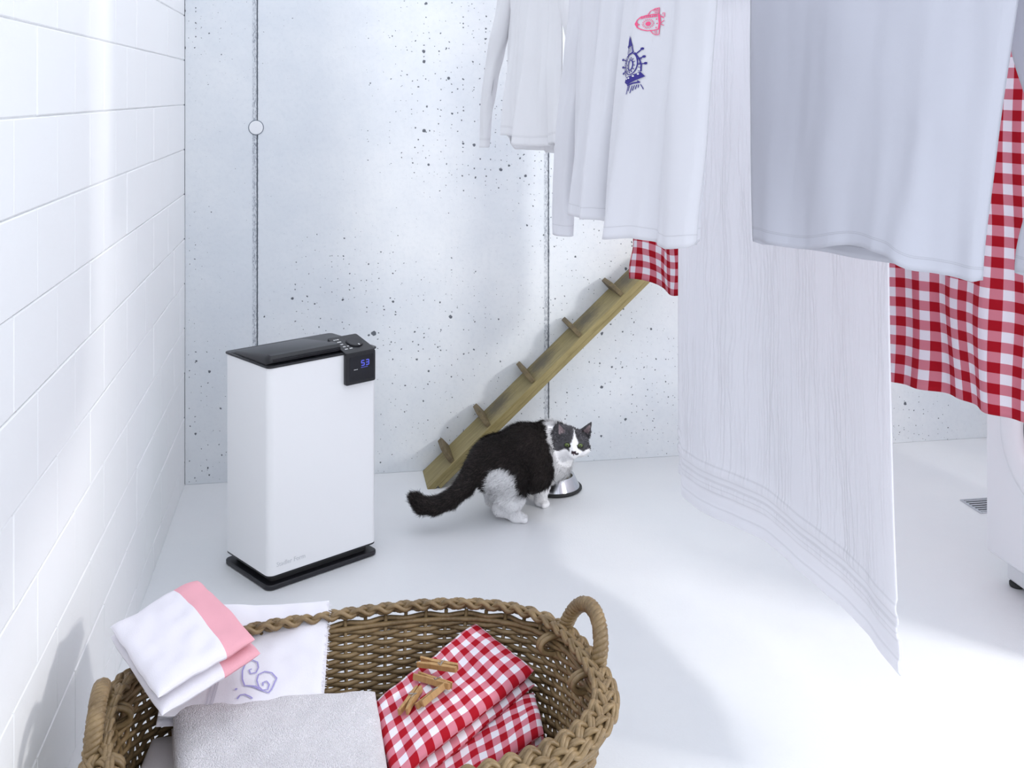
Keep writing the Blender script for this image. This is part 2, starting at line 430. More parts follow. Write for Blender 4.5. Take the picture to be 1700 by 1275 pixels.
# ------------------------------------------------------------------ dehumidifier
W_, D_ = .383, .265
dh = root('dehumidifier', (-.7085, 3.155, 0), math.radians(42.35)); tag(dh, 'white upright dehumidifier with a black lid and control panel on the floor', 'dehumidifier')
def rrect(x0, y0, x1, y1, r, n=6):
    out = []
    for cx, cy, a0 in ((x1 - r, y0 + r, -90), (x1 - r, y1 - r, 0), (x0 + r, y1 - r, 90), (x0 + r, y0 + r, 180)):
        for i in range(n + 1):
            a = math.radians(a0 + 90 * i / n); out.append((cx + r * math.cos(a), cy + r * math.sin(a)))
    return out
I4 = Matrix.Identity(4)
def slab(name, x0, y0, x1, y1, z0, z1, r, m, parent, bevel=.001, n=6):
    b_ = MB(); b_.prism(rrect(x0, y0, x1, y1, r, n), Matrix.Translation((0, 0, z0)), z1 - z0); return obj(name, b_, m, parent, bevel=bevel, seg=2, autos=40)
slab('base_plate', -.003, -.003, W_ + .003, D_ + .003, 0.002, .016, .02, M_BLACKM, dh, .003)
slab('neck', .022, .022, W_ - .022, D_ - .022, .012, .046, .012, M_DARK, dh)
slab('lower_rim', 0, 0, W_, D_, .037, .042, .02, M_BLACK, dh)
slab('body', 0, 0, W_, D_, .0415, .649, .02, M_WHITE, dh, .0015, 10)
slab('lid', -.003, -.003, W_ + .003, D_ + .003, .649, .655, .016, M_BLACK, dh, .0015)
# raised outlet hood: wedge with a slotted front lip
mb = MB()
pr = [(.022, .654), (.018, .659), (.018, .671), (.026, .679), (.045, .681), (.215, .662), (.257, .654)]
n_ = len(pr); vs_ = []
for x in (.006, .012, .022, .258, .262):
    ins = {.006: .012, .012: .005, .262: .006}.get(x, 0)
    for (y, z) in pr: vs_.append((x, y + ins * .5, lerp(z, .654, min(1, ins / .016))))
fs_ = []
for i in range(4):
    for k in range(n_):
        k2 = (k + 1) % n_; fs_.append((i * n_ + k, i * n_ + k2, (i + 1) * n_ + k2, (i + 1) * n_ + k))
fs_ += [tuple(range(n_)), tuple(4 * n_ + k for k in reversed(range(n_)))]
mb.add(vs_, fs_); hood = obj('outlet_hood', mb, M_BLACK, dh, autos=35)
for z in (.6615, .6665):
    mb = MB(); mb.box((.140, .0165, z), (.230, .003, .0022)); obj('louver', mb, M_BLACKM, hood, bevel=.0005)
# control panel: front plate + inclined top plate
px0, px1 = .258, .368
b_ = MB(); b_.prism(rrect(px0, .555, px1, .652, .006, 4), Matrix.Translation((0, -.002, 0)) @ Matrix.Rotation(PI / 2, 4, 'X'), .012)
cp = obj('control_panel', b_, M_BLACK, dh, bevel=.0015, autos=40)
ang = math.atan2(.030, .108)
MT = Matrix.Translation((0, -.014, .650)) @ Matrix.Rotation(ang, 4, 'X')
b_ = MB(); b_.prism(rrect(px0, 0, px1, .112, .007, 4), MT @ Matrix.Translation((0, 0, -.004)), .008)
obj('panel_top', b_, M_BLACK, cp, bevel=.0012, autos=40)
b_ = MB(); b_.prism([(px0 + .006, .004), (px1 - .004, .004), (px1 - .004, .10), (px0 + .006, .10)], MT @ Matrix.Translation((0, 0, -.02)), .017); obj('panel_foot', b_, M_BLACKM, cp)
b_ = MB(); b_.lathe([(.027, 0), (.027, .003), (.025, .005), (.0005, .005)], (px0 + .068, .058, .004), 36, cap=False); b_.v = [tuple(MT @ Vector(v)) for v in b_.v]
obj('dial', b_, M_BLACKM, cp, autos=40)
b_ = MB(); b_.prism(rrect(px0 + .014, .565, px1 - .008, .640, .003, 3), Matrix.Translation((0, -.0138, 0)) @ Matrix.Rotation(PI / 2, 4, 'X'), .0008)
disp = obj('display', b_, M_SCREEN, cp)
def seg7(ch, x, z, w, h, t):
    S = {'5': 'afgcd', '3': 'abgcd', '9': 'abcdfg'}[ch]; out = []
    geo = {'a': (0, h / 2, w, t), 'g': (0, 0, w, t), 'd': (0, -h / 2, w, t), 'f': (-w / 2, h / 4, t, h / 2), 'b': (w / 2, h / 4, t, h / 2), 'e': (-w / 2, -h / 4, t, h / 2), 'c': (w / 2, -h / 4, t, h / 2)}
    return [(x + geo[s][0], z + geo[s][1], geo[s][2], geo[s][3]) for s in S]
b_ = MB()
for q in seg7('5', px0 + .062, .617, .010, .015, .0032) + seg7('3', px0 + .079, .617, .010, .015, .0032): b_.box((q[0], -.0150, q[1]), (q[2], .0008, q[3]))
obj('digits', b_, M_BLUE, disp)
b_ = MB()
for i in range(6): b_.box((px0 + .057 + i * .0042, -.0149, .6035), (.003, .0006, .0016))
obj('display_text', b_, M_BLUE, disp)
b_ = MB()
for (x, wd_) in ((.031, .004), (.036, .003), (.041, .003)): b_.box((px0 + x, -.0149, .600), (wd_, .0006, .0018))
obj('marking', b_, M_PRINTW, disp)
b_ = MB()
for row, items in enumerate([((.012, .005), (.019, .004), (.025, .006)), ((.016, .014),), ((.018, .009),), ((.017, .009), (.032, .006)), ((.014, .010), (.031, .010))]):
    for (x, wd_) in items:
        b_.box(MT @ Vector((px0 + x + wd_ / 2, .092 - row * .016, .0044)), (wd_, .0042, .0008), MT.to_3x3().to_4x4())
obj('marking', b_, M_PRINTW, cp)
b_ = MB(); b_.box(MT @ Vector((px0 + .070, .036, .0094)), (.004, .008, .0006), MT.to_3x3().to_4x4()); obj('marking', b_, M_PRINTW, cp)
def text_mesh(body, size, depth):
    cu = bpy.data.curves.new('lettering', 'FONT'); cu.body = body; cu.size = size; cu.extrude = depth; cu.resolution_u = 3
    to = bpy.data.objects.new('lettering', cu); col.objects.link(to); bpy.context.view_layer.update()
    me = bpy.data.meshes.new_from_object(to.evaluated_get(bpy.context.evaluated_depsgraph_get()))
    bpy.data.objects.remove(to); bpy.data.curves.remove(cu); return me
me = text_mesh('Stadler Form', .0185, .0004); me.materials.append(M_LOGO)
o = bpy.data.objects.new('lettering', me); col.objects.link(o); o.parent = dh; o.location = (.026, -.0005, .066); o.rotation_euler = (PI / 2, 0, 0)
o['label'] = 'pale grey lettering low on the front'

# ------------------------------------------------------------------ cat ramp on the back wall
r0, r1, zt = .883, 1.80, .845
sl = math.atan2(zt, r1 - r0); LR = math.hypot(zt, r1 - r0)
rp = root('cat_ramp', rm(r0, .004, 0.0)); tag(rp, 'narrow sloping wooden cat ramp with cleats against the concrete wall', 'cat ramp')
rp.rotation_euler = (0, -sl, A_ROOM); rp.rotation_mode = 'XYZ'
# order Y then Z in XYZ euler: matrix = Rz * Ry
cl = [.13, .315, .545, .79, 1.01]
M_RAMP = m_wood('olive_weathered_board', (0.215, 0.170, 0.062), (0.325, 0.265, 0.115), (1.2, 9, 9), .6, [(c + .065, -.070) for c in cl[1:]])
M_CLEAT = m_wood('worn_cleat_wood', (0.085, 0.060, 0.026), (0.17, 0.125, 0.055), (9, 1.5, 9), .6)
mb = MB(); mb.box((LR / 2, -.098, -.008), (LR, .19, .022)); obj('board', mb, M_RAMP, rp, bevel=.002)
mb = MB(); mb.box((LR / 2 + .01, -.183, -.026), (LR - .05, .016, .016)); obj('edge_batten', mb, M_RAMP, rp, bevel=.002)
for c in cl:
    pts_ = [(-.004, -.0), (-.004, .034)] + [(-.004 - .022 * (1 - math.cos(a)), .034 + .016 * math.sin(a)) for a in [PI / 2 * k / 5 for k in range(1, 6)]] + [(-.11, .048), (-.150, .036), (-.176, .014), (-.180, 0)]
    b_ = MB(); n_ = len(pts_)
    vs_ = [(c - .009, y, z + .002) for y, z in pts_] + [(c + .009, y, z + .002) for y, z in pts_]
    b_.add(vs_, [tuple(range(n_)), tuple(reversed(range(n_, 2 * n_)))] + [(i, n_ + i, n_ + (i + 1) % n_, (i + 1) % n_) for i in range(n_)])
    obj('cleat', b_, M_CLEAT, rp, bevel=.002)

# ------------------------------------------------------------------ food bowl
bw = root('pet_bowl', (.155, 3.985, 0)); tag(bw, 'stainless steel pet bowl with a black rubber ring beside the cat', 'bowl')
mb = MB(); mb.lathe([(.088, .001), (.098, .001), (.102, .005), (.102, .009), (.098, .013), (.090, .013)], seg=64); obj('rubber_ring', mb, M_RUBBER, bw, smooth=True)
mb = MB(); mb.lathe([(.094, .012), (.074, .052), (.0725, .054), (.070, .0535), (.066, .047), (.060, .022), (.045, .014), (.0005, .013)], seg=64, cap=False); obj('bowl', mb, M_STEEL, bw, smooth=True)
mb = MB()
for i in range(120):
    a, q = random.uniform(0, 2 * PI), .052 * math.sqrt(random.random()); s_ = random.uniform(.005, .009)
    mb.box((q * math.cos(a), q * math.sin(a), .022 + random.uniform(0, .009)), (s_, s_, s_ * .7), Matrix.Rotation(random.random() * 3, 4, (random.random(), random.random(), 1)))
tag(obj('kibble', mb, M_FOOD, bw), kind='stuff')


# ------------------------------------------------------------------ the cat (one continuous body grown from a smooth distance field)
def d_cone(P, a, b, ra, rb):
    a = np.array(a); b = np.array(b); ba = b - a
    t = np.clip(((P - a) @ ba) / (ba @ ba), 0, 1)
    return np.linalg.norm(P - a - t[..., None] * ba, axis=-1) - (ra + (rb - ra) * t)
def d_ell(P, c, r, M=None):
    q = P - np.array(c)
    if M is not None: q = q @ M
    r = np.array(r); k0 = np.linalg.norm(q / r, axis=-1); k1 = np.linalg.norm(q / (r * r), axis=-1) + 1e-9
    return k0 * (k0 - 1) / k1
def smin(a, b, k):
    h = np.clip(.5 + .5 * (b - a) / k, 0, 1); return b * (1 - h) + a * h - k * h * (1 - h)
def surface_nets(F, org, h):
    nx, ny, nz = F.shape
    S = F < 0
    acc = np.zeros((nx - 1, ny - 1, nz - 1, 3)); cnt = np.zeros((nx - 1, ny - 1, nz - 1))
    cr = [(i, j, k) for i in (0, 1) for j in (0, 1) for k in (0, 1)]
    def sl(a, o): return a[o[0]:nx - 1 + o[0], o[1]:ny - 1 + o[1], o[2]:nz - 1 + o[2]]
    for p in cr:
        for ax in range(3):
            if p[ax]: continue
            q = list(p); q[ax] = 1; q = tuple(q)
            f0, f1 = sl(F, p), sl(F, q); m = (f0 < 0) != (f1 < 0)
            t = np.where(m, f0 / np.where(m, f0 - f1, 1), 0)
            for c in range(3): acc[..., c] += np.where(m, p[c] + (t if c == ax else 0), 0)
            cnt += m
    act = cnt > 0; idx = -np.ones(act.shape, dtype=int); idx[act] = np.arange(act.sum())
    ii = np.argwhere(act); V = np.array(org) + h * (ii + acc[act] / cnt[act][:, None])
    faces = []
    for ax in range(3):
        o1, o2 = [(1, 2), (2, 0), (0, 1)][ax]
        m = np.zeros(F.shape, bool)
        a = [slice(None)] * 3; b = [slice(None)] * 3; a[ax] = slice(0, -1); b[ax] = slice(1, None)
        m[tuple(a)] = S[tuple(a)] != S[tuple(b)]
        for e in np.argwhere(m):
            if e[o1] == 0 or e[o2] == 0: continue
            c = [e.copy() for _ in range(4)]
            c[1][o1] -= 1; c[2][o1] -= 1; c[2][o2] -= 1; c[3][o2] -= 1
            try: q = [idx[tuple(x)] for x in c]
            except IndexError: continue
            if min(q) < 0: continue
            faces.append(tuple(q) if S[tuple(e)] else tuple(reversed(q)))
    return V, faces
HIP = np.array((-.035, 3.715, .192)); SHO = np.array((.120, 3.850, .196))
HEAD = np.array((.213, 3.805, .226))
def head_axes():
    f = Vector((.02, -1, .02)).normalized(); up = Vector((.05, 0, 1)); r = up.cross(f).normalized(); up = f.cross(r)
    return np.array(r), np.array(f), np.array(up)
HR, HF, HU = head_axes()     # right (image right), forward, up
def hp(x, y, z): return HEAD + HR * x + HF * y + HU * z
HM = np.stack([HR, HF, HU], axis=1)
TAIL = [(-.090, 3.675, .222), (-.122, 3.645, .190), (-.158, 3.62, .138), (-.205, 3.60, .103), (-.258, 3.59, .085), (-.297, 3.585, .088), (-.318, 3.585, .110)]
TR = [.040, .036, .031, .028, .027, .026, .021]
def cat_field(P):
    d = d_cone(P, HIP, (HIP + SHO) / 2 + (0, 0, .006), .086, .090)
    d = smin(d, d_cone(P, (HIP + SHO) / 2 + (0, 0, .004), SHO, .090, .078), .03)
    d = smin(d, d_ell(P, (.062, 3.765, .140), (.082, .078, .072)), .03)                       # low belly
    d = smin(d, d_ell(P, HIP + (-.028, -.022, -.004), (.080, .078, .088)), .03)           # rump
    d = smin(d, d_cone(P, (-.004, 3.672, .150), (.002, 3.672, .090), .066, .046), .035)       # near thigh
    d = smin(d, d_cone(P, (-.010, 3.672, .080), (-.042, 3.692, .045), .040, .025), .025)   # shank down to the hock
    d = smin(d, d_cone(P, (-.038, 3.690, .036), (.018, 3.674, .020), .022, .019), .018)    # metatarsus
    d = smin(d, d_cone(P, (.012, 3.674, .016), (.032, 3.670, .015), .020, .0165), .010)
    for q in (-.011, 0, .011): d = smin(d, d_ell(P, (.042, 3.669 + q, .012), (.012, .0085, .0115)), .006)
    d = smin(d, d_cone(P, (-.055, 3.775, .150), (-.070, 3.785, .06), .055, .030), .03)     # far hind leg
    d = smin(d, d_cone(P, (-.075, 3.785, .03), (-.02, 3.775, .017), .020, .018), .015)
    d = smin(d, d_cone(P, (.120, 3.825, .150), (.103, 3.822, .06), .048, .027), .03)       # near front leg
    d = smin(d, d_cone(P, (.103, 3.822, .06), (.100, 3.820, .018), .025, .019), .012)
    d = smin(d, d_cone(P, (.098, 3.818, .016), (.112, 3.806, .014), .019, .0165), .010)
    for q in (-.010, 0, .010): d = smin(d, d_ell(P, (.117 + q * .7, 3.800 + q * .7, .011), (.0088, .011, .0105)), .006)
    d = smin(d, d_cone(P, (.085, 3.895, .150), (.060, 3.905, .02), .042, .021), .03)       # far front leg
    d = smin(d, d_ell(P, (.150, 3.838, .160), (.062, .060, .078)), .03)                    # chest
    d = smin(d, d_cone(P, (.135, 3.850, .222), (.185, 3.828, .228), .060, .050), .03)      # neck
    for i in range(len(TAIL) - 1):
        d = smin(d, d_cone(P, TAIL[i], TAIL[i + 1], TR[i], TR[i + 1]), .03 if i == 0 else .010)
    # head
    h = d_ell(P, HEAD, (.051, .050, .045), HM)
    h = smin(h, d_ell(P, hp(-.030, .012, -.014), (.030, .030, .025), HM), .016)            # cheeks
    h = smin(h, d_ell(P, hp(.030, .012, -.014), (.030, .030, .025), HM), .016)
    h = smin(h, d_ell(P, hp(-.010, .046, -.021), (.014, .017, .012), HM), .010)            # whisker pads
    h = smin(h, d_ell(P, hp(.010, .046, -.021), (.014, .017, .012), HM), .010)
    h = smin(h, d_ell(P, hp(0, .046, -.008), (.009, .016, .010), HM), .012)                # nose bridge
    h = smin(h, d_ell(P, hp(0, .042, -.033), (.012, .014, .009), HM), .010)                # chin
    for s in (-1, 1):                                                                      # ears: cupped triangles
        tip = hp(.0625, -.004, .073) if s > 0 else hp(-.056, -.002, .071); eb = hp(.040, -.004, .032) if s > 0 else hp(-.036, -.004, .030)
        e = d_cone(P, eb, tip, .0225, .0030)
        q = (P - eb) @ HF
        e = np.maximum(e, np.abs(q) - .0085)
        cup = d_cone(P, eb + HF * .014 + HU * .004, lerp(eb + HF * .014, tip + HF * .012, .85), .0165, .002)
        e = np.maximum(e, -cup)
        h = smin(h, e, .006)
    for s in (-1, 1):                                                                      # eye sockets
        h = -smin(-h, d_ell(P, hp(s * .0225, .051, .004), (.0085, .009, .0058), HM), .003)
    return smin(d, h, .022)
def hash_noise(P, sc, seed=0):
    return np.array([noise.noise(Vector((p[0] * sc + seed, p[1] * sc, p[2] * sc))) for p in P])
def cat_colors(P):
    n1 = hash_noise(P, 38, 3.1); n2 = hash_noise(P, 110, 9.2); jit = .010 * n1 + .006 * n2
    black = np.array((.0175, .0135, .0125)); white = np.array((.90, .89, .90)); grey = np.array((.052, .050, .056))
    def ell(c, r): return (np.linalg.norm((P - np.array(c)) / np.array(r), axis=1) - 1) * min(r)
    w = ell((-.032, 3.640, .115), (.058, .085, .092))                 # thigh and flank patch
    w = np.minimum(w, P[:, 2] - np.where((P[:, 0] > .02) & (P[:, 0] < .15), .058, .078))                                # legs and paws
    w = np.minimum(w, ell((-.015, 3.70, .07), (.075, .13, .055)))
    w = np.minimum(w, ell((.190, 3.80, .150), (.062, .075, .10)))   # chest
    w = np.minimum(w, ell((.182, 3.835, .235), (.034, .075, .075)))   # collar
    w = np.minimum(w, ell((.105, 3.805, .05), (.04, .04, .06)))
    w = np.minimum(w, (.118 + .26 * (.29 - P[:, 2]) - P[:, 0]) + np.where(P[:, 1] > 3.9, .02, 0))
    # tail stays dark
    tl = np.full(len(P), 9.0)
    for i in range(len(TAIL) - 1): tl = np.minimum(tl, d_cone(P, TAIL[i], TAIL[i + 1], TR[i], TR[i + 1]))
    w = np.where((tl < .012) & (P[:, 0] < -.062), .05, w)
    fac = np.clip(.5 - (w + jit) / .006, 0, 1)[:, None]
    C = black * (1 - fac) + white * fac
    shade = (.75 + .5 * (n2[:, None] + .5)); C = np.where(fac < .5, C * shade, C)
    # head
    L = (P - HEAD) @ HM; x, y, z = L[:, 0], L[:, 1], L[:, 2]
    hd = np.linalg.norm(L / np.array((.080, .075, .105)), axis=1) < 1
    hd = hd | ((z > .046) & (x > -.066) & (x < .09) & (np.abs(y) < .022))
    blaze = .0165 * np.clip((.040 - z) / .036, 0, 1.0) + .0010 - np.abs(x - .002)
    muzzle = -.007 - .16 * np.abs(x - .004) + .004 * np.sin(x * 150) - z + np.where(y > .02, 0, -.02)
    wf = np.maximum(blaze, muzzle)
    wf = np.where((y < -.01), -.02, wf)
    wf = np.where((z < -.018), .01, wf)
    fh = np.clip(.5 + (wf + .0025 * n2 + .002 * n1) / .003, 0, 1)[:, None]
    CH = grey * (.8 + .5 * (n2[:, None] + .4)) * (1 - fh) + white * fh
    for ex, ez, tx, tz in ((.040, .032, .0625, .073), (-.036, .030, -.056, .071)):
        ax_ = np.array((tx - ex, tz - ez)); ln_ = np.linalg.norm(ax_); ax_ = ax_ / ln_
        q = np.stack([x - ex, z - ez], 1); t_ = (q @ ax_) / ln_; d_ = np.abs(q[:, 0] * ax_[1] - q[:, 1] * ax_[0])
        CH[(t_ > .12) & (t_ < .8) & (d_ < .0125 * (1 - t_)) & (y > -.007)] = np.array((.20, .155, .165))
    nose = (y > .052) & (np.abs(x) < .0085) & (z > -.0195) & (z < -.009)
    CH[nose] = np.array((.028, .014, .018))
    spot = (y > .045) & (np.abs(x - .011) < .006) & (np.abs(z + .019) < .004)
    CH[spot] = np.array((.03, .022, .025))
    mouth = (y > .045) & (np.abs(x) < .002) & (z < -.018) & (z > -.027)
    CH[mouth] = np.array((.08, .05, .05))
    for s in (-1, 1):
        rim = np.linalg.norm((L - np.array((s * .0225, .043, .003)))[:, [0, 2]] / np.array((.0118, .0090)), axis=1) < 1
        CH[rim & (y > .02)] = np.array((.014, .013, .014))
    # back of the head and neck blends into the white collar
    use = hd & ((y > -.028) | (z > .0))
    C[use] = CH[use]
    return C
def m_fur():
    m, nt, p = new_mat('cat_fur'); a = nt.nodes.new('ShaderNodeAttribute'); a.attribute_name = 'fur_color'
    nt.links.new(a.outputs[0], p.inputs['Base Color']); p.inputs['Roughness'].default_value = .65
    p.inputs['Specular IOR Level'].default_value = .25
    v = coords(nt); bump(nt, p, noise_n(nt, v, 420, 3), .4, .003); return m
M_FUR = m_fur()
HS = .0034
g0 = np.array((-.36, 3.53, -.004)); g1 = np.array((.31, 4.0, .33))
dims = np.ceil((g1 - g0) / HS).astype(int)
gx = [g0[i] + HS * np.arange(dims[i]) for i in range(3)]
Pg = np.stack(np.meshgrid(*gx, indexing='ij'), -1)
V, Fq = surface_nets(cat_field(Pg), g0, HS)
V[:, 2] = np.maximum(V[:, 2], .0)
CAT0 = Vector((.0, 3.74, 0))
ct = obj('cat', ([tuple(v) for v in V], Fq), M_FUR, smooth=True, world=True, loc=CAT0)
tag(ct, 'black and white cat with green eyes standing at the food bowl, looking back', 'cat')
colr = cat_colors(V)
at = ct.data.color_attributes.new('fur_color', 'FLOAT_COLOR', 'POINT')
at.data.foreach_set('color', np.concatenate([colr, np.ones((len(colr), 1))], 1).astype(np.float32).ravel())
ct.modifiers.new('smooth', 'SMOOTH').iterations = 2
# short coat: one blade of hair per strand
me = ct.data; nrm = np.zeros(len(V) * 3); me.vertex_normals.foreach_get('vector', nrm); nrm = nrm.reshape(-1, 3)
axis = np.array((-.75, -.62, -.28)); axis /= np.linalg.norm(axis)        # lie of the coat: towards the tail
fv, ff, fc = [], [], []
rs = np.random.RandomState(5)
face_arr = np.array([f for f in Fq]); pick = rs.randint(0, len(face_arr), 60000)
bw_ = rs.dirichlet((1, 1, 1, 1), len(pick))
FP = np.einsum('ij,ijk->ik', bw_, V[face_arr[pick]]); FN = np.einsum('ij,ijk->ik', bw_, nrm[face_arr[pick]])
FN /= np.linalg.norm(FN, axis=1)[:, None] + 1e-9
FC = cat_colors(FP)
for p, n, c in zip(FP, FN, FC):
    L = HM.T @ (p - HEAD); hd = np.linalg.norm(L / np.array((.075, .07, .085))) < 1 or (L[2] > .046 and -.066 < L[0] < .09 and abs(L[1]) < .022)
    if L[2] > .045 and abs(L[1]) < .022 and abs(L[0]) < .09: continue
    if p[2] < .02: continue
    fl = axis
    ln = .019
    if hd:
        if L[1] > .034: continue
        ln = .006; fl = HM @ np.array((L[0] * 18, -.5, L[2] * 8)); fl = fl / np.linalg.norm(fl)
    elif p[0] < -.10: fl = np.array((-.9, -.1, -.3)) if p[0] > -.26 else np.array((-.6, 0, .5)); ln = .015
    elif p[2] < .085: fl = np.array((0, 0, -1.0)); ln = .006
    t = fl - n * (fl @ n) * .9 + rs.normal(0, .22, 3); t /= np.linalg.norm(t) + 1e-9
    ln *= rs.uniform(.6, 1.25)
    tip = p + t * ln + n * ln * .34; mid = p + t * ln * .5 + n * ln * .27
    sd = np.cross(t, n); sd = sd / (np.linalg.norm(sd) + 1e-9) * .0008
    i = len(fv); r_ = p - n * .001
    fv += [tuple(r_ - sd), tuple(r_ + sd), tuple(mid + sd * .8), tuple(mid - sd * .8), tuple(tip)]
    ff += [(i, i + 1, i + 2, i + 3), (i + 3, i + 2, i + 4)]
    k = rs.uniform(.8, 1.25) if c.mean() > .3 else rs.choice([.5, .8, 1.1, 1.6, 2.8])
    fc += [np.clip(c * k, 0, .94)] * 5
fo = bpy.data.meshes.new('fur'); Mi = np.array(CAT0)
fo.from_pydata([tuple(np.array(v) - Mi) for v in fv], [], ff)
at = fo.color_attributes.new('fur_color', 'FLOAT_COLOR', 'POINT')
at.data.foreach_set('color', np.concatenate([np.array(fc), np.ones((len(fc), 1))], 1).astype(np.float32).ravel())
fo.materials.append(M_FUR); fur = bpy.data.objects.new('fur', fo); col.objects.link(fur); fur.parent = ct; tag(fur, kind='stuff')
# eyes
def m_eye():
    m, nt, p = new_mat('green_cat_eye'); v = coords(nt); s = nt.nodes.new('ShaderNodeSeparateXYZ'); nt.links.new(v, s.inputs[0])
    d = math_n(nt, 'SQRT', math_n(nt, 'ADD', math_n(nt, 'POWER', math_n(nt, 'MULTIPLY', s.outputs[0], 1.35), 2), math_n(nt, 'POWER', s.outputs[2], 2)))
    c = mixc(nt, math_n(nt, 'LESS_THAN', d, .0034), (0.10, 0.14, 0.035), (.004, .004, .004))
    nt.links.new(c, p.inputs['Base Color']); p.inputs['Roughness'].default_value = .06; return m
M_EYE = m_eye()
for s in (-1, 1):
    b_ = MB(); b_.lathe([(max(.0003, .0085 * math.sin(PI * k / 14)), -.0085 * math.cos(PI * k / 14)) for k in range(15)], seg=24, cap=False)
    e_ = obj('eye', b_, M_EYE, ct, smooth=True); c = hp(s * .0225, .0415, .004); e_.location = Vector(c) - CAT0; e_.scale = (1.1, 1, .8)
# whiskers
for s in (-1, 1):
    for k in range(3):
        b_ = MB(); a0 = hp(s * .014, .054, -.020 - .003 * k); a1 = hp(s * .045, .060, -.018 - .008 * k); a2 = hp(s * .070, .050, -.024 - .012 * k)
        b_.tube([a0, a1, a2], [.0004, .0003, .00015], 3); obj('whisker', b_, M_PRINTW, ct, world=True)

# ------------------------------------------------------------------ laundry on the lines
M_SHIRT = fabric('white_jersey', (.88, .88, .90), 1100, .10, .30, 13, .30, hem=[(.021, .0009, .5), (.024, .0007, .3)])
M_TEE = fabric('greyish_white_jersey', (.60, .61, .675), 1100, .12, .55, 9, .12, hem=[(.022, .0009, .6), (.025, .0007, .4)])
M_SHIRT2 = fabric('white_cotton_jersey', (.76, .76, .80), 1100, .10, .22, 9, .22, hem=[(.022, .0009, .5)])
M_TOWEL = fabric('white_ribbed_towelling', (.92, .92, .955), 600, .35, .10, 8, .34, ribs=58, groove_shade=.87,
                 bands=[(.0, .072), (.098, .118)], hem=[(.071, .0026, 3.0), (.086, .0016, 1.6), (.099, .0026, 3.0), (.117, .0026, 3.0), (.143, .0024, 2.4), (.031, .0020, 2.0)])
M_GING = gingham('red_gingham_hanging', .050, 0, .15, .35)
M_GING_S = gingham('red_gingham_small', .046, 0, .15, .5)
def frame(A, B):
    A = Vector((*A, 0)); B = Vector((*B, 0)); e = (B - A); L = e.length; e.normalize(); n = Vector((e.y, -e.x, 0)); return A, e, n, L
def gridmesh(f, nu, nv, wrap=False):
    vs, uv, fs = [], [], []
    for j in range(nv + 1):
        for i in range(nu + (0 if wrap else 1)):
            p, t = f(i / nu, j / nv); vs.append(tuple(p)); uv.append(t)
    W2 = nu if wrap else nu + 1
    for j in range(nv):
        for i in range(nu):
            i2 = (i + 1) % W2; fs.append((j * W2 + i, j * W2 + i2, (j + 1) * W2 + i2, (j + 1) * W2 + i))
    return vs, fs, uv
def nz(x, y, s=0.0): return noise.noise(Vector((x, y, s)))
ZL = 1.92
def sheet(name, A, B, z0, ztop, off, m, label, cat, nu=150, nv=90, flap=.22, slide=None, zfun=None, thick=.0015, tp=1.0):
    A, e, n, L = frame(A, B)
    def f(s, t):
        zh = z0 + (zfun(s) if zfun else 0)
        tot = (ztop - zh) + flap; q = t ** tp * tot
        if q < ztop - zh: z = zh + q; back = 0.0
        else: z = ztop - (q - (ztop - zh)); back = smooth(0, .05, q - (ztop - zh)) * .016
        v = (z - zh) / (ztop - zh)
        ss = s * L + (slide(s, v) if slide else 0)
        return A + e * ss + n * (off(s, v) - back) + Vector((0, 0, z)), (s * L, q)
    vs, fs, uv = gridmesh(f, nu, nv)
    c = A + e * (L / 2); c.z = z0
    o = obj(name, (vs, fs), m, smooth=True, world=True, loc=c, uv=uv, thick=thick); tag(o, label, cat); return o
# long white bath sheet
def towel_off(s, v):
    lo = 1 - v
    a = .036 * math.sin(2 * PI * (s * 1.15 + .10)) * lo ** .8 + .012 * math.sin(2 * PI * (s * 2.6 + .55 + .15 * v)) * lo
    a += -.055 * smooth(.14, 0, s) * (.3 + .7 * lo) + .020 * nz(s * 3, v * 1.6, 4.2) * lo
    a += .004 * nz(s * 14, v * 3, 1.0)
    hz = v * (ZL - .262)
    for b0, b1 in ((.004, .030), (.072, .098), (.118, .142)): a += .005 * smooth(b0 - .004, b0 + .003, hz) * smooth(b1 + .004, b1 - .003, hz)
    return a
TA, TB = (.492, 3.348), (.835, 2.35)
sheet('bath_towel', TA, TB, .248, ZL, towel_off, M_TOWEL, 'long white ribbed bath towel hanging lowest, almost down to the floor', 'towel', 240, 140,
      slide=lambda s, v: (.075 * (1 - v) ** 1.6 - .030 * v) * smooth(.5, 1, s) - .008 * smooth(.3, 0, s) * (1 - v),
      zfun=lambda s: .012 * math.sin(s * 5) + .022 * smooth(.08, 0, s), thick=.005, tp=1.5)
# big gingham cloth
def ging_off(s, v):
    lo = 1 - .6 * v
    return (.015 * math.sin(2 * PI * (s * 3.1 + .12 * math.sin(v * 6))) + .008 * math.sin(2 * PI * (s * 8.2 + .3 * v))) * lo + .012 * nz(s * 6, v * 5, 7.7)
sheet('tablecloth', (.990, 2.90), (1.394, 2.138), .690, ZL, ging_off, M_GING, 'large red gingham tablecloth hanging at the right in front of the washing machine', 'tablecloth', 200, 110,
      slide=lambda s, v: .004 * math.sin(v * 14 + s * 9), zfun=lambda s: .004 * math.sin(s * 9))
def gs_off(s, v): return .016 * math.sin(2 * PI * (s * 3.0 + .2 * v)) * (1 - .5 * v) + .018 * nz(s * 7, v * 9, 3.3)
sheet('kitchen_cloth', (.434, 3.90), (.735, 3.44), .775, ZL, gs_off, M_GING_S, 'small red gingham cloth hanging over the top of the cat ramp', 'cloth', 120, 100,
      slide=lambda s, v: -.018 * smooth(.12, 0, v) * smooth(.3, 0, s) + .012 * math.sin(v * 22) * .3, zfun=lambda s: .016 * math.sin(s * 11 + .5))
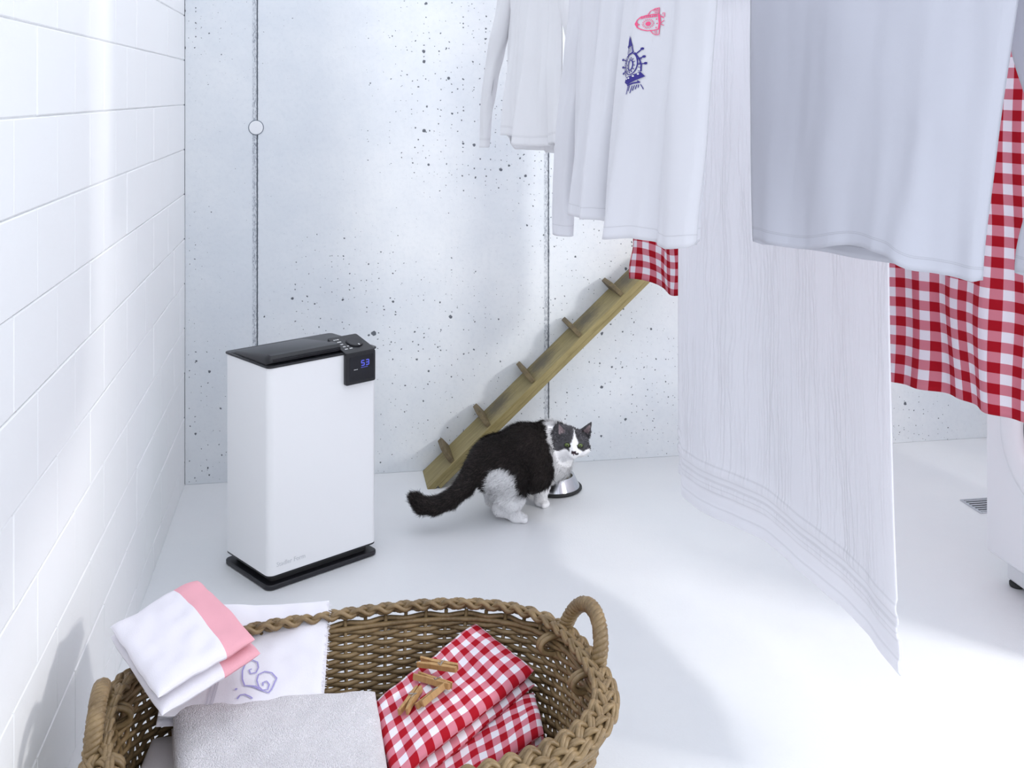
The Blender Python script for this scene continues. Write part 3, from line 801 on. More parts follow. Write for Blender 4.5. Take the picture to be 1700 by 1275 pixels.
# shirts
class Shirt: pass
def shirt(name, A, B, zf, zb, ztop, D, front_fold, m, label, wide=lambda v: (0, 0), slope=.13, nu=220, nv=80, sleeves=(), base=None):
    A, e, n, L = frame(A, B); S = Shirt(); S.A, S.e, S.n, S.L = A, e, n, L
    def top(w): return ztop - slope * max(0, abs(2 * w - 1) - .28)
    def front(w, v):
        z = lerp(zf(w), top(w), v); l, r = wide(v)
        dd = D * (1 - .75 * v) * max(0, math.sin(PI * w)) ** .55
        return A + e * (lerp(-l, L + r, w)) + n * (dd + front_fold(w, v)) + Vector((0, 0, z))
    def back(w, v):
        z = lerp(zb(w), top(w), v); l, r = wide(v)
        dd = D * (1 - .75 * v) * max(0, math.sin(PI * w)) ** .55
        return A + e * (lerp(-l, L + r, w)) + n * (-dd + .5 * front_fold(w, v) * (1 if True else 0)) + Vector((0, 0, z))
    S.front = front; S.zf = zf; S.top = top
    def f(t, v):
        if t <= .5: w = 2 * t; p = front(w, v); h = zf(w)
        else: w = 2 - 2 * t; p = back(w, v); h = zb(w)
        # seams join at the sides
        k = smooth(.0, .03, min(w, 1 - w))
        if k < 1:
            q = (front(w, v) + back(w, v)) * .5; p = q.lerp(p, k)
        return p, ((w if t <= .5 else 1 + w) * L, p.z - h)
    vs, fs, uv = gridmesh(f, nu, nv, True)
    c = A + e * (L / 2); c.z = base if base else zf(.5)
    rt = root(name, c); tag(rt, label, 'shirt'); S.root = rt
    obj('torso', (vs, fs), m, rt, smooth=True, world=True, uv=uv, thick=.0012)
    for path in sleeves:
        P = [(Vector(p), a, b) for p, a, b in path]
        def fs_(t, v):
            x = v * (len(P) - 1); i = min(int(x), len(P) - 2); k = x - i
            # smooth interpolation along the sleeve
            def cr(q0, q1, q2, q3, u): return .5 * ((2 * q1) + (q2 - q0) * u + (2 * q0 - 5 * q1 + 4 * q2 - q3) * u * u + (3 * q1 - q0 - 3 * q2 + q3) * u ** 3)
            g = [P[max(0, min(len(P) - 1, i + o))] for o in (-1, 0, 1, 2)]
            c_ = cr(*[q[0] for q in g], k); a_ = cr(*[q[1] for q in g], k); b2 = cr(*[q[2] for q in g], k)
            an = 2 * PI * t
            wv = .12 * math.sin(an * 3 + v * 7) + .10 * nz(math.cos(an) * 2, v * 6 + math.sin(an) * 2, 5)
            p = c_ + e * (a_ * math.cos(an)) + n * (b2 * math.sin(an) * (1 + wv)) + n * (.006 * nz(v * 7, an, 2.0))
            cuff = c_.z - P[0][0].z
            return p, (t * .3, max(cuff, 0))
        v2, f2, u2 = gridmesh(fs_, 40, 46, True)
        obj('sleeve', (v2, f2), m, rt, smooth=True, world=True, uv=u2, thick=.0012)
    return S
def pleats(cs, k=.0):
    def f(w, v):
        lo = (1 - v) ** .7; a = 0
        for c, wd, am in cs: a += am * math.exp(-((w - c - .03 * math.sin(v * 3 + c * 9)) / wd) ** 2)
        return a * (.14 + .86 * (1 - v) ** 2.0) + .010 * nz(w * 5, v * 3, c * 3) + .003 * nz(w * 16, v * 4, 1)
    return f
# far shirt
shirt('long_sleeved_shirt', (-.004, 2.90), (.112, 2.44), lambda w: 1.335 + .010 * math.sin(w * 7), lambda w: 1.302 + .006 * math.sin(w * 3), ZL, .036,
      pleats([(.20, .05, .026), (.40, .035, -.03), (.60, .05, .03), (.80, .035, -.026)]), M_SHIRT, 'farthest white long-sleeved shirt on the line, leftmost in the photograph',
      wide=lambda v: (.01 * v, .0),
      sleeves=[[((-.076, 2.95, 1.305), .016, .012), ((-.066, 2.95, 1.42), .022, .016), ((-.050, 2.94, 1.53), .030, .021), ((-.022, 2.92, 1.66), .05, .025), ((.005, 2.88, 1.79), .065, .02)],
               [((.162, 2.40, 1.300), .018, .014), ((.158, 2.40, 1.42), .022, .018), ((.145, 2.41, 1.55), .03, .02), ((.12, 2.42, 1.68), .045, .022), ((.09, 2.45, 1.79), .06, .02)]])
# printed shirt
S2 = shirt('printed_shirt', (.134, 2.20), (.309, 1.793), lambda w: 1.214 - .004 * w - .018 * smooth(.46, .52, w) + .004 * math.sin(w * 20), lambda w: 1.206 - .016 * math.sin(PI * w), ZL, .050,
      pleats([(.12, .04, .020), (.27, .028, -.034), (.36, .04, .024), (.475, .022, -.040), (.60, .06, .026), (.76, .03, -.014), (.88, .06, .012)]), M_SHIRT2, 'white long-sleeved shirt printed with a pink spaceship and a blue rocket',
      wide=lambda v: (-.004 * v, .085 * v), nu=280,
      sleeves=[[((.106, 2.245, 1.158), .030, .018), ((.110, 2.245, 1.25), .031, .020), ((.118, 2.235, 1.40), .032, .022), ((.134, 2.22, 1.53), .042, .024), ((.150, 2.19, 1.66), .055, .024), ((.160, 2.16, 1.79), .065, .02)]])
# front white T-shirt
S3 = shirt('tee_shirt', (.489, 2.20), (.782, 1.797), lambda w: 1.156 + .020 * math.exp(-((w - .58) / .17) ** 2) - .016 * smooth(.68, .80, w) + .003 * math.sin(w * 17), lambda w: 1.146 - .008 * math.exp(-((w - .5) / .25) ** 2), ZL, .045,
      pleats([(.12, .06, .012), (.30, .10, -.016), (.55, .08, -.016), (.74, .05, .018), (.88, .05, -.008)]), M_TEE, 'large white T-shirt hanging in front of the long towel',
      wide=lambda v: (.012 * v, .10 * v ** 1.3), sleeves=[])
S4 = shirt('white_shirt', (.860, 1.845), (1.14, 1.44), lambda w: 1.150, lambda w: 1.140, ZL, .04,
      pleats([(.2, .08, .012), (.5, .08, -.012), (.8, .08, .012)]), M_TEE, 'white shirt cut off by the right edge of the photograph',
      wide=lambda v: (.004 - .045 * math.sin(PI * min(1, max(0, v * 1.6))) ** 2 + .02 * v, .05), nu=120)
# ---- prints on the shirt
M_PINK = plain('pink_textile_print', (.78, .08, .21), .8)
M_NAVY = plain('navy_textile_print', (.030, .022, .20), .8)
def shirt_surf(S, s, z):
    w = min(.999, max(.001, s / S.L)); v = (z - S.zf(w)) / (S.top(w) - S.zf(w)); return S.front(w, v) + S.n * .0022
class Ink:
    def __init__(s, f): s.f = f; s.mb = MB()
    def stroke(s, pts, wd, closed=False):
        P = list(pts) + ([pts[0]] if closed else [])
        Q = []
        for a, b in zip(P[:-1], P[1:]):
            k = max(1, int(math.dist(a, b) / 12))
            for i in range(k): Q.append((lerp(a[0], b[0], i / k), lerp(a[1], b[1], i / k)))
        Q.append(P[-1]); n = len(Q); vs = []
        for i in range(n):
            a, b = Q[max(0, i - 1)], Q[min(n - 1, i + 1)]
            dx, dy = b[0] - a[0], b[1] - a[1]; l = math.hypot(dx, dy) or 1; nx, ny = -dy / l * wd / 2, dx / l * wd / 2
            vs += [s.f(Q[i][0] + nx, Q[i][1] + ny), s.f(Q[i][0] - nx, Q[i][1] - ny)]
        s.mb.add(vs, [(2 * i, 2 * i + 1, 2 * i + 3, 2 * i + 2) for i in range(n - 1)])
    def fill(s, pts):
        cx = sum(p[0] for p in pts) / len(pts); cy = sum(p[1] for p in pts) / len(pts)
        rings = [[(lerp(cx, p[0], k), lerp(cy, p[1], k)) for p in pts] for k in (.35, .7, 1)]
        n = len(pts); vs = [s.f(cx, cy)] + [s.f(*p) for r in rings for p in r]
        fs = [(0, 1 + i, 1 + (i + 1) % n) for i in range(n)]
        for k in range(2):
            fs += [(1 + k * n + i, 1 + k * n + (i + 1) % n, 1 + (k + 1) * n + (i + 1) % n, 1 + (k + 1) * n + i) for i in range(n)]
        s.mb.add(vs, fs)
    def dot(s, x, y, rx, ry=None, n=14): s.fill([(x + rx * math.cos(2 * PI * k / n), y + (ry or rx) * math.sin(2 * PI * k / n)) for k in range(n)])
    def ring(s, x, y, rx, ry, wd, n=28): s.stroke([(x + rx * math.cos(2 * PI * k / n), y + ry * math.sin(2 * PI * k / n)) for k in range(n)], wd, True)
def px_to_shirt(X, Y):
    return shirt_surf(S2, .231 + (X - 335) / 7.5 / 452, 1.503 - (Y - 810) / 7.5 / 905)
k_ = Ink(lambda X, Y: px_to_shirt(535 + (X - 535) * .72 + 45, Y + 45))
body = [(392, 290), (412, 245), (440, 215), (490, 198), (560, 190), (620, 192), (632, 225), (636, 300), (630, 365), (580, 376), (510, 378), (460, 362), (420, 335)]
k_.stroke(body, 11, True)
k_.fill([(392, 290), (404, 255), (422, 285), (420, 335)])
for i in range(8): k_.stroke([(450 + i * 20, 202 - i), (455 + i * 20, 228 - i)], 9)
k_.stroke([(440, 232), (500, 220), (600, 214)], 9)
k_.fill([(606, 192), (634, 200), (640, 300), (632, 366), (616, 366), (622, 300)])
k_.stroke([(508, 190), (530, 150), (570, 126), (620, 118), (618, 190)], 8); k_.stroke([(560, 135), (614, 132)], 7); k_.stroke([(555, 150), (614, 150)], 7); k_.stroke([(570, 168), (614, 168)], 7)
k_.stroke([(540, 380), (565, 415), (595, 432), (632, 432), (634, 372)], 8); k_.stroke([(600, 380), (612, 425)], 6); k_.stroke([(580, 385), (596, 425)], 5)
k_.dot(515, 296, 26)
for i in range(18):
    a = 2 * PI * i / 18; k_.stroke([(515 + 38 * math.cos(a), 296 + 38 * math.sin(a)), (515 + 58 * math.cos(a), 296 + 58 * math.sin(a))], 6)
for (x, y) in ((432, 300), (596, 250), (596, 346), (604, 300)): k_.dot(x, y, 8)
k_.stroke([(640, 215), (668, 240)], 10); k_.stroke([(655, 205), (660, 178), (674, 185), (672, 230)], 6); k_.stroke([(640, 300), (672, 268)], 8); k_.stroke([(645, 310), (672, 328)], 7)
obj('spaceship_print', k_.mb, M_PINK, S2.root, world=True)
k_ = Ink(lambda X, Y: px_to_shirt(335 + (X - 335) * .78 + 140, Y + 10))
k_.fill([(272, 458), (300, 500), (336, 575), (300, 592), (270, 590), (266, 520)])
k_.stroke([(284, 595), (282, 690)], 10); k_.stroke([(330, 575), (352, 665)], 11); k_.stroke([(300, 600), (302, 690)], 5); k_.stroke([(318, 590), (328, 660)], 5)
k_.dot(274, 593, 16)
k_.stroke([(275, 720), (300, 692), (330, 680), (352, 655)], 16)
k_.ring(338, 800, 58, 130, 10); k_.stroke([(262, 720), (248, 790), (258, 870), (300, 955)], 11); k_.stroke([(365, 665), (405, 740), (425, 810), (428, 890)], 12)
k_.ring(338, 815, 22, 62, 11)
for i in range(12):
    a = 2 * PI * i / 12; k_.stroke([(338 + 27 * math.cos(a), 815 + 72 * math.sin(a)), (338 + 42 * math.cos(a), 815 + 96 * math.sin(a))], 8)
for (a, b) in (((270, 762), (197, 746)), ((268, 845), (212, 838)), ((290, 890), (235, 914)), ((378, 680), (420, 622)), ((385, 748), (440, 716)), ((400, 806), (458, 796))):
    k_.stroke([a, b], 12); k_.dot(b[0], b[1], 15)
for y in (740, 790, 840, 885):
    k_.stroke([(252, y), (272, y + 6)], 7); k_.stroke([(404, y), (426, y + 4)], 7)
k_.fill([(300, 965), (360, 935), (425, 895), (466, 950), (390, 1000), (325, 1048), (294, 1025)])
k_.stroke([(330, 1058), (380, 1030), (428, 1018)], 18); k_.stroke([(408, 1000), (430, 1024)], 10)
for (x0, y0, x1, y1) in ((340, 1060, 330, 1165), (352, 1060, 345, 1125), (375, 1060, 362, 1150), (392, 1055, 380, 1120), (408, 1050, 400, 1105), (422, 1048, 420, 1085), (436, 1045, 462, 1105)): k_.stroke([(x0, y0), (x1, y1)], 7)
obj('rocket_print', k_.mb, M_NAVY, S2.root, world=True)
k_ = Ink(lambda X, Y: px_to_shirt(335 + (X - 335) * .78 + 140, Y + 10) + S2.n * .0010)
for (x, y) in ((318, 980), (340, 970), (376, 946), (412, 922)): k_.dot(x, y, 9)
obj('print_dots', k_.mb, M_PRINTW, S2.root, world=True)
# ---- lines
def line(A, B, z, label, e0=1.6, e1=2.4):
    A, e, n, L = frame(A, B)
    ta = A.copy(); k = 0
    while (ta - C0).dot(N) < -.04 and k < 500: ta = ta - e * .01; k += 1
    b_ = MB(); b_.tube([ta + Vector((0, 0, z)), A + e * (L / 2) + Vector((0, 0, z)), A + e * (L + e1) + Vector((0, 0, z))], .0025, 8)
    tag(obj('clothesline', b_, M_ROPE, world=True, loc=A + Vector((0, 0, z))), label, 'clothesline')
line((-.029, 2.90), (.309, 1.793), ZL - .004, 'thin white clothesline carrying the two long-sleeved shirts')
line(TA, TB, ZL - .006, 'thin white clothesline carrying the long ribbed towel')
line((.489, 2.20), (.80, 1.775), ZL + .012, 'thin white clothesline carrying the large T-shirt', e1=.8)
line((.434, 3.90), (1.394, 2.138), ZL - .006, 'thin white clothesline carrying the two hanging gingham cloths', e1=1.2)

# ------------------------------------------------------------------ laundry basket
BC = Vector((-.285, 2.022, 0)); BR = math.radians(17.5)
RA, RB, ZR = .452, .315, .322
BA, BB = .360, .235
bk = root('laundry_basket', BC, BR); tag(bk, 'oval brown wicker laundry basket filled with laundry on the floor', 'basket')
def prof(t):   # t: 0 bottom .. 1 rim
    k = t ** .75; return lerp(BA, RA, k), lerp(BB, RB, k), .012 + (ZR - .012) * t
def ring_pt(ph, t, o=0.0):
    a, b, z = prof(t); n_ = 2.8
    c, s = math.cos(ph), math.sin(ph)
    x = a * math.copysign(abs(c) ** (2 / n_), c); y = b * math.copysign(abs(s) ** (2 / n_), s)
    g = Vector((math.copysign(abs(c) ** (2 - 2 / n_), c) / a, math.copysign(abs(s) ** (2 - 2 / n_), s) / b, 0)); g.normalize()
    return Vector((x, y, z)) + g * o, g
# even arc-length stations
def stations(t, n):
    ph = [2 * PI * k / 2000 for k in range(2001)]; P = [ring_pt(p, t)[0] for p in ph]
    L = [0]
    for a, b in zip(P[:-1], P[1:]): L.append(L[-1] + (b - a).length)
    out, j = [], 0
    for k in range(n):
        tg = L[-1] * k / n
        while L[j + 1] < tg: j += 1
        u = (tg - L[j]) / (L[j + 1] - L[j] + 1e-12); out.append(lerp(ph[j], ph[j + 1], u))
    return out
NS = 58; SUBD = 4
mb = MB(); rows = 35
PH = stations(.6, NS * SUBD)
for j in range(rows):
    t = (j + .5) / (rows + .6)
    jz = random.uniform(-.0008, .0008)
    pts_ = []
    for k, ph in enumerate(PH):
        o_ = .0058 * math.cos(PI * (k / SUBD + j)) + .0006 * nz(k * .7, j * 3.0)
        p, g = ring_pt(ph, t, o_); p.z += jz + .0011 * nz(k * .31, j * 7.1, 2); pts_.append(p)
    mb.tube(pts_, .0052 if j % 9 else .0056, 6, closed=True, up=Vector((0, 0, 1)))
for k in range(NS):
    ph = PH[k * SUBD]
    mb.tube([ring_pt(ph, t)[0] for t in (0, .25, .5, .75, 1.0)], .0042, 6)
tag(obj('woven_side', mb, M_WICK, bk, smooth=True), kind='stuff')
mb = MB()
for i in range(-22, 23):
    y = i * .0102; q = abs(y) / .23
    if q >= 1: continue
    x = .355 * (1 - q ** 2.2) ** (1 / 2.2)
    mb.tube([(lerp(-x, x, k / 24), y, .012 + .003 * math.cos(PI * (k + i))) for k in range(25)], .0055, 5)
obj('base', mb, M_WICK, bk, smooth=True)
# plaited rim
mb = MB(); NP = 640; PHR = stations(1.0, NP); NW = 13
for st in range(5):
    for rod in range(2):
        pts_ = []
        for k in range(NP):
            a = 2 * PI * (NW * k / NP + st / 5)
            u_, v_ = .0235 * math.sin(a), .0066 * math.sin(4 * a)
            ro = (rod - .5) * .0088
            p, g = ring_pt(PHR[k], 1.0)
            # plait lies tilted: broad side faces up and inwards
            lat = u_ + ro * .85; ver = v_ + ro * .30 * math.cos(a)
            p = p + g * (lat * .80 + .003) + Vector((0, 0, lat * -.28 + ver + .010)); pts_.append(p)
        mb.tube(pts_, .0049, 6, closed=True)
obj('plaited_rim', mb, M_WICK, bk, smooth=True)
mb = MB()
for o_, dz in ((.010, -.022), (-.008, -.018), (.001, -.030)):
    mb.tube([ring_pt(p, 1.0, o_)[0] + Vector((0, 0, dz)) for p in PHR[::3]], .0056, 6, closed=True)
obj('rim_rod', mb, M_WICK, bk, smooth=True)
def ph_at(y, side):
    s_ = math.copysign((abs(y) / RB) ** 1.4, y); a_ = math.asin(max(-1, min(1, s_))); return a_ if side > 0 else PI - a_
def handle(yc, span, hh, lean, side):
    m_ = MB(); n_ = 90
    p0, g0 = ring_pt(ph_at(yc - span, side), 1.0); p1, g1 = ring_pt(ph_at(yc + span, side), 1.0)
    pc, gc = ring_pt(ph_at(yc, side), 1.0); mid = (p0 + p1) / 2
    base = []
    for k in range(n_ + 1):
        a = PI * (k / n_ * 1.16 - .08)
        p = mid - (p1 - p0) * .5 * math.cos(a) * 1.02 + Vector((0, 0, -.004 + hh * math.sin(a))) + gc * (.012 + lean * math.sin(a))
        base.append(p)
    for st in range(4):
        pts_ = []
        for k in range(n_ + 1):
            t_ = (base[min(n_, k + 1)] - base[max(0, k - 1)]).normalized(); s1 = t_.cross(gc).normalized(); s2 = t_.cross(s1)
            an = 2 * PI * (k / n_ * 7.5 + st / 4); pts_.append(base[k] + (s1 * math.cos(an) + s2 * math.sin(an)) * .0085)
        m_.tube(pts_, .0078, 6)
    # binding turned round the rim at each foot
    for q in (base[2], base[-3]):
        for dk in (-.007, .005):
            c = q + (p1 - p0).normalized() * dk - gc * .016 + Vector((0, 0, -.004)); ax = (p1 - p0).normalized()
            m_.tube([c + gc * (.034 * math.cos(2 * PI * k / 20)) + Vector((0, 0, .019 * math.sin(2 * PI * k / 20))) for k in range(20)], .0060, 6, closed=True)
    return obj('handle', m_, M_WICK, bk, smooth=True)
handle(.046, .078, .085, .026, 1)
handle(.035, .080, .070, -.004, -1)

# ------------------------------------------------------------------ things in the basket
def folded(name, cs, thick, layers, m, label, cat, wr=.006, seed=1.0, uvrot=0.0, sag=0.0, nu=60, nv=60, step=.006, jit=.012, exp=7, rim=None, uvo=(0, 0)):
    """a folded cloth: thick rounded layers, one on the other; cs = p00,p10,p11,p01 of the top sheet"""
    c = [Vector(q) for q in cs]; up = (c[1] - c[0]).cross(c[3] - c[0]).normalized()
    if up.z < 0: up = -up
    LU = ((c[1] - c[0]).length + (c[2] - c[3]).length) / 2; LV = ((c[3] - c[0]).length + (c[2] - c[1]).length) / 2
    vs, fs, uv = [], [], []
    th = thick / layers
    rs = random.Random(int(seed * 100))
    for ly in range(layers):
        du0, du1, dv0, dv1 = [rs.uniform(-1, 1) * jit * (ly > 0) for _ in range(4)]
        drop = th * (ly + .5)
        def P(u, v, side):
            uu = lerp(du0 / LU, 1 + du1 / LU, u); vv = lerp(dv0 / LV, 1 + dv1 / LV, v)
            q = c[0].lerp(c[1], uu).lerp(c[3].lerp(c[2], uu), vv)
            e = max(0, 1 - abs(2 * u - 1) ** exp) ** .5 * max(0, 1 - abs(2 * v - 1) ** exp) ** .5
            wv = wr * (nz(uu * LU * 9, vv * LV * 9, seed + ly) + .5 * nz(uu * LU * 24, vv * LV * 24, seed + ly + 7)) * (1 if ly == 0 else .6)
            wv -= sag * math.sin(PI * u) * math.sin(PI * v)
            return q - up * (drop - side * e * th * .52 - wv)
        for side in (1, -1):
            o0 = len(vs)
            for j in range(nv + 1):
                for i in range(nu + 1):
                    # cluster samples near the edges so that the rounding reads
                    u = .5 - .5 * math.cos(PI * i / nu); v = .5 - .5 * math.cos(PI * j / nv); u = lerp(u, i / nu, .4); v = lerp(v, j / nv, .4)
                    vs.append(tuple(P(u, v, side))); uv.append((u * LU + uvo[0] + (.013 * ly if side > 0 else .02), v * LV + uvo[1] + .017 * ly))
            for j in range(nv):
                for i in range(nu):
                    q = (o0 + j * (nu + 1) + i, o0 + j * (nu + 1) + i + 1, o0 + (j + 1) * (nu + 1) + i + 1, o0 + (j + 1) * (nu + 1) + i)
                    fs.append(q if side > 0 else tuple(reversed(q)))
    ctr = sum(c, Vector()) / 4 - up * thick
    o = obj(name, (vs, fs), m, smooth=True, world=True, loc=ctr, uv=uv); tag(o, label, cat)
    S = Shirt(); S.obj = o
    def surf(u, v):
        q = c[0].lerp(c[1], u).lerp(c[3].lerp(c[2], u), v)
        e = max(0, 1 - abs(2 * u - 1) ** exp) ** .5 * max(0, 1 - abs(2 * v - 1) ** exp) ** .5
        wv = wr * (nz(u * LU * 9, v * LV * 9, seed) + .5 * nz(u * LU * 24, v * LV * 24, seed + 7)) - sag * math.sin(PI * u) * math.sin(PI * v)
        return q - up * (th * .5 - e * th * .52 - wv)
    S.surf = surf; S.up = up; S.c = c; return S
M_LINEN = fabric('white_linen', (.76, .75, .81), 500, .2, .25, 20, 0)
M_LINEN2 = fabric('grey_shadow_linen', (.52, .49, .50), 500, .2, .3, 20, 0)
def m_pinkwhite(border):
    m, nt, p = new_mat('white_linen_pink_border'); uvv = coords(nt, 'UV'); s = nt.nodes.new('ShaderNodeSeparateXYZ'); nt.links.new(uvv, s.inputs[0])
    wob = math_n(nt, 'MULTIPLY', noise_n(nt, uvv, 30, 2), .002)
    g = math_n(nt, 'GREATER_THAN', math_n(nt, 'ADD', s.outputs[0], wob), border)
    nt.links.new(mixc(nt, g, (.75, .73, .79), (.74, .36, .42)), p.inputs['Base Color']); p.inputs['Roughness'].default_value = .9
    h = math_n(nt, 'ADD', math_n(nt, 'MULTIPLY', noise_n(nt, uvv, 500, 2), .2), math_n(nt, 'MULTIPLY', noise_n(nt, uvv, 24, 4, .6), .35)); bump(nt, p, h, .5, .004); return m
def m_terry():
    m, nt, p = new_mat('white_terry'); uvv = coords(nt, 'UV'); p.inputs['Base Color'].default_value = (.78, .755, .79, 1); p.inputs['Roughness'].default_value = .95
    p.inputs['Sheen Weight'].default_value = .3
    vo = nt.nodes.new('ShaderNodeTexVoronoi'); vo.inputs['Scale'].default_value = 420; nt.links.new(uvv, vo.inputs['Vector'])
    h = math_n(nt, 'ADD', math_n(nt, 'MULTIPLY', vo.outputs['Distance'], -1.0), math_n(nt, 'MULTIPLY', noise_n(nt, uvv, 190, 3), .8)); bump(nt, p, h, .8, .0045); return m
M_TERRY = m_terry()
# linen filling the lower half of the basket
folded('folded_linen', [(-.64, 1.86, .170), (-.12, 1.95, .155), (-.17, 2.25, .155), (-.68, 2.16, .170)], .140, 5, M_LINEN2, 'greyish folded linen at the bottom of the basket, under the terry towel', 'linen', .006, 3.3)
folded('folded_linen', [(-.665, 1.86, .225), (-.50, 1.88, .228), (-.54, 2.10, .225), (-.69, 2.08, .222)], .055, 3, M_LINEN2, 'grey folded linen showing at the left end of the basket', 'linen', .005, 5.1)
folded('terry_towel', [(-.540, 1.760, .275), (-.190, 1.790, .270), (-.272, 2.155, .275), (-.655, 2.090, .285)], .075, 2, M_TERRY, 'thick white terry towel folded at the front of the basket', 'towel', .008, 2.2, sag=-.006, exp=9, jit=.006, nu=80, nv=80)
# embroidered cloth leaning on the back of the basket
EM = folded('embroidered_cloth', [(-.6657, 2.0379, .285), (-.3709, 2.1193, .262), (-.396, 2.350, .354), (-.716, 2.335, .350)], .030, 3, M_LINEN, 'white cloth with lilac embroidered scrolls and frayed edge over the back rim', 'cloth', .006, 8.8, exp=12, jit=.004, sag=.010, nu=80, nv=80)
M_LILAC = plain('lilac_thread', (.33, .30, .60), .8)
# pixel-free layout: scroll drawing in the cloth's own unit square
def em(u, v): return EM.surf(u, v) + EM.up * .0022
k_ = Ink(lambda X, Y: em(X / 1000, Y / 1000))
def spiral(cx, cy, r0, r1, a0, a1, n=26): return [(cx + lerp(r0, r1, k / n) * math.cos(lerp(a0, a1, k / n)) * .95, cy + lerp(r0, r1, k / n) * math.sin(lerp(a0, a1, k / n))) for k in range(n + 1)]
k_.stroke([(593, 145), (569, 171), (501, 189), (482, 256), (476, 336), (492, 417), (529, 445), (565, 417), (575, 363), (562, 315), (529, 309), (517, 342), (534, 352)], 9)
k_.stroke([(501, 189), (546, 173), (605, 129), (657, 101)], 8)
k_.stroke([(657, 101), (676, 146), (688, 209), (699, 249), (664, 300), (618, 319), (580, 297), (574, 234), (592, 161), (616, 128), (649, 133), (656, 188), (636, 226), (613, 207), (618, 175)], 9)
k_.dot(451, 165, 9); k_.stroke([(466, 65), (482, 101), (509, 102), (544, 73), (560, 52)], 10)
obj('embroidery', k_.mb, M_LILAC, EM.obj, world=True)
k_ = Ink(lambda X, Y: em(X / 1000, Y / 1000))
for i in range(30):
    for x in (278, 300, 316): k_.fill([(x - 5 + i * .9, 20 + i * 12), (x + 5 + i * .9, 20 + i * 12), (x + 5 + i * .9, 26 + i * 12), (x - 5 + i * .9, 26 + i * 12)])
obj('openwork_hem', k_.mb, plain('openwork_shadow', (.45, .44, .52), .9), EM.obj, world=True)
b_ = MB(); rs2 = random.Random(4)
for i in range(120):
    v_ = .12 + .86 * i / 120; p = EM.surf(.985, v_); b_.tube([p, p + Vector((rs2.uniform(.004, .012), rs2.uniform(-.004, .004), rs2.uniform(-.006, .002)))], .0005, 3)
tag(obj('fringe', b_, M_LINEN, EM.obj, world=True), kind='stuff')
# white cloth with a pink border
PC = [(-.618, 1.905, .385), (-.515, 2.105, .400), (-.690, 2.365, .412), (-.800, 2.155, .412)]
cs = [PC[3], PC[2], PC[1], PC[0]]
folded('bordered_cloth', [(-.782, 2.111, .425), (-.617, 1.892, .405), (-.4945, 2.089, .410), (-.668, 2.304, .430)], .052, 2, None, 'folded white cloth with a pink border on the left end of the basket', 'cloth', .008, 6.1, exp=8, jit=.012, sag=-.008, nu=70, nv=70)
pc = bpy.data.objects['bordered_cloth']
# border runs along the right-hand fold: swap the UV axes so that it follows the length
lay = pc.data.uv_layers[0]; buf = np.zeros(len(pc.data.loops) * 2, dtype=np.float32); lay.data.foreach_get('uv', buf); b2_ = buf.reshape(-1, 2)[:, ::-1].copy(); lay.data.foreach_set('uv', b2_.ravel())
pc.data.materials.clear(); pc.data.materials.append(m_pinkwhite(.158))
pf = folded('pink_fold', [(-.770, 2.118, .388), (-.722, 2.040, .386), (-.640, 2.09, .388), (-.690, 2.17, .390)], .016, 1, plain('pink_cotton', (.80, .38, .44), .9), None, None, .002, 2.7, nu=24, nv=24).obj
pf.parent = pc; pf.matrix_parent_inverse = Matrix.Translation(-pc.location)
# gingham cloths on the right
M_GF = gingham('red_gingham_folded', .038, 0, 0, .25)
folded('gingham_cloth', [(-.20, 1.80, .150), (.085, 2.075, .165), (.030, 2.20, .185), (-.22, 2.0, .165)], .05, 2, M_GF, 'red gingham cloth lowest of the three at the right end of the basket', 'cloth', .008, 4.4, uvo=(.01, .02))
folded('gingham_cloth', [(-.190, 1.835, .215), (.062, 2.115, .215), (.045, 2.235, .235), (-.24, 2.04, .215)], .050, 2, M_GF, 'red gingham cloth folded between the pegs cloth and the lowest gingham cloth', 'cloth', .008, 4.9, uvo=(.015, .0))
GC = folded('gingham_cloth', [(-.205, 1.892, .258), (.045, 2.243, .266), (-.079, 2.367, .306), (-.279, 2.1435, .252)], .046, 2, M_GF, 'uppermost folded red gingham cloth with four clothespins on it', 'cloth', .006, 1.7, exp=10, jit=.008, nu=80, nv=80, sag=.004)
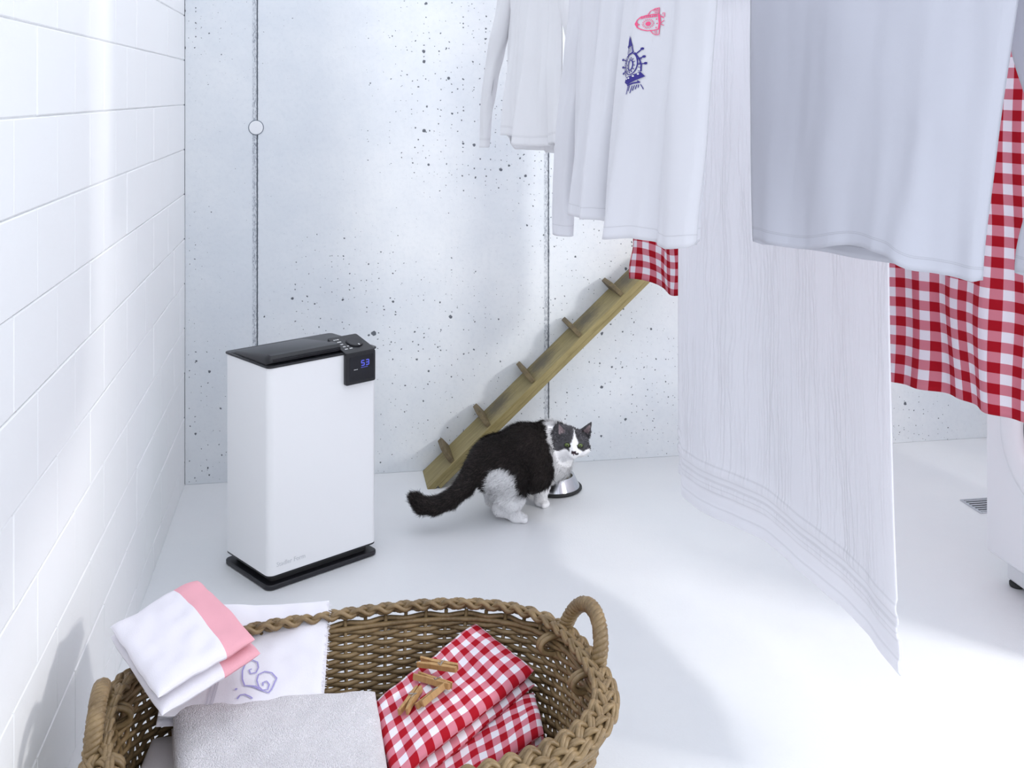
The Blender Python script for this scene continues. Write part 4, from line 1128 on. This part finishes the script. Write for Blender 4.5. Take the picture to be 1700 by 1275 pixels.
# ------------------------------------------------------------------ clothespins
def pin_proto():
    rt = root('clothespin', (0, 0, 0))
    for s in (-1, 1):
        b_ = MB(); poly = [(-.036, s * .0015), (-.034, s * .0062), (-.006, s * .0072), (.010, s * .0070), (.036, s * .0088), (.036, s * .0048), (.008, s * .0008), (-.010, s * .0004), (-.022, s * .0012)]
        if s < 0: poly = poly[::-1]
        b_.prism(poly, Matrix.Translation((0, 0, 0)), .0095); obj('prong', b_, M_PEG, rt, bevel=.0006)
    b_ = MB(); b_.tube([(-.004 + .0032 * math.cos(a * .6), .0032 * math.sin(a * .6), -.0012 + .012 * a / 60) for a in range(61)], .0006, 5)
    b_.tube([(-.0085, -.0075, .0102), (-.0085, 0, .0106), (-.0085, .0075, .0102), (-.004, .0032, .0104)], .0006, 5)
    obj('spring', b_, M_CHROME, rt); return rt
proto = pin_proto()
def pin_place(i, u, v, az, roll, lift, label):
    if i == 0: r_ = proto; kids = []
    else:
        r_ = proto.copy(); col.objects.link(r_)
        for ch in list(proto.children):
            c_ = ch.copy(); col.objects.link(c_); c_.parent = r_
    p = GC.surf(u, v) + GC.up * (.0035 + lift)
    ex = Vector((math.cos(az), math.sin(az), 0)); ex = (ex - GC.up * ex.dot(GC.up)).normalized(); ey = GC.up.cross(ex)
    Mx = Matrix((ex, ey, GC.up)).transposed() @ Matrix.Rotation(roll, 3, 'X')
    r_.rotation_mode = 'XYZ'; r_.location = p; r_.rotation_euler = Mx.to_euler(); r_.scale = (1.22, 1.22, 1.22)
    tag(r_, label, 'clothespin', 'clothespins on the gingham cloth')
pins = [(.247, .599, math.radians(254), .15, .0, 'wooden clothespin lying nearest the terry towel, jaws open to the front'),
        (.384, .459, math.radians(237.6), .5, .002, 'pale wooden clothespin lying in front, parallel to the cloth edge'),
        (.508, .712, math.radians(158), -.2, .012, 'wooden clothespin lying across the top of another clothespin'),
        (.431, .630, math.radians(147.5), .2, .0, 'wooden clothespin lying underneath another clothespin')]
for i, q in enumerate(pins): pin_place(i, *q)
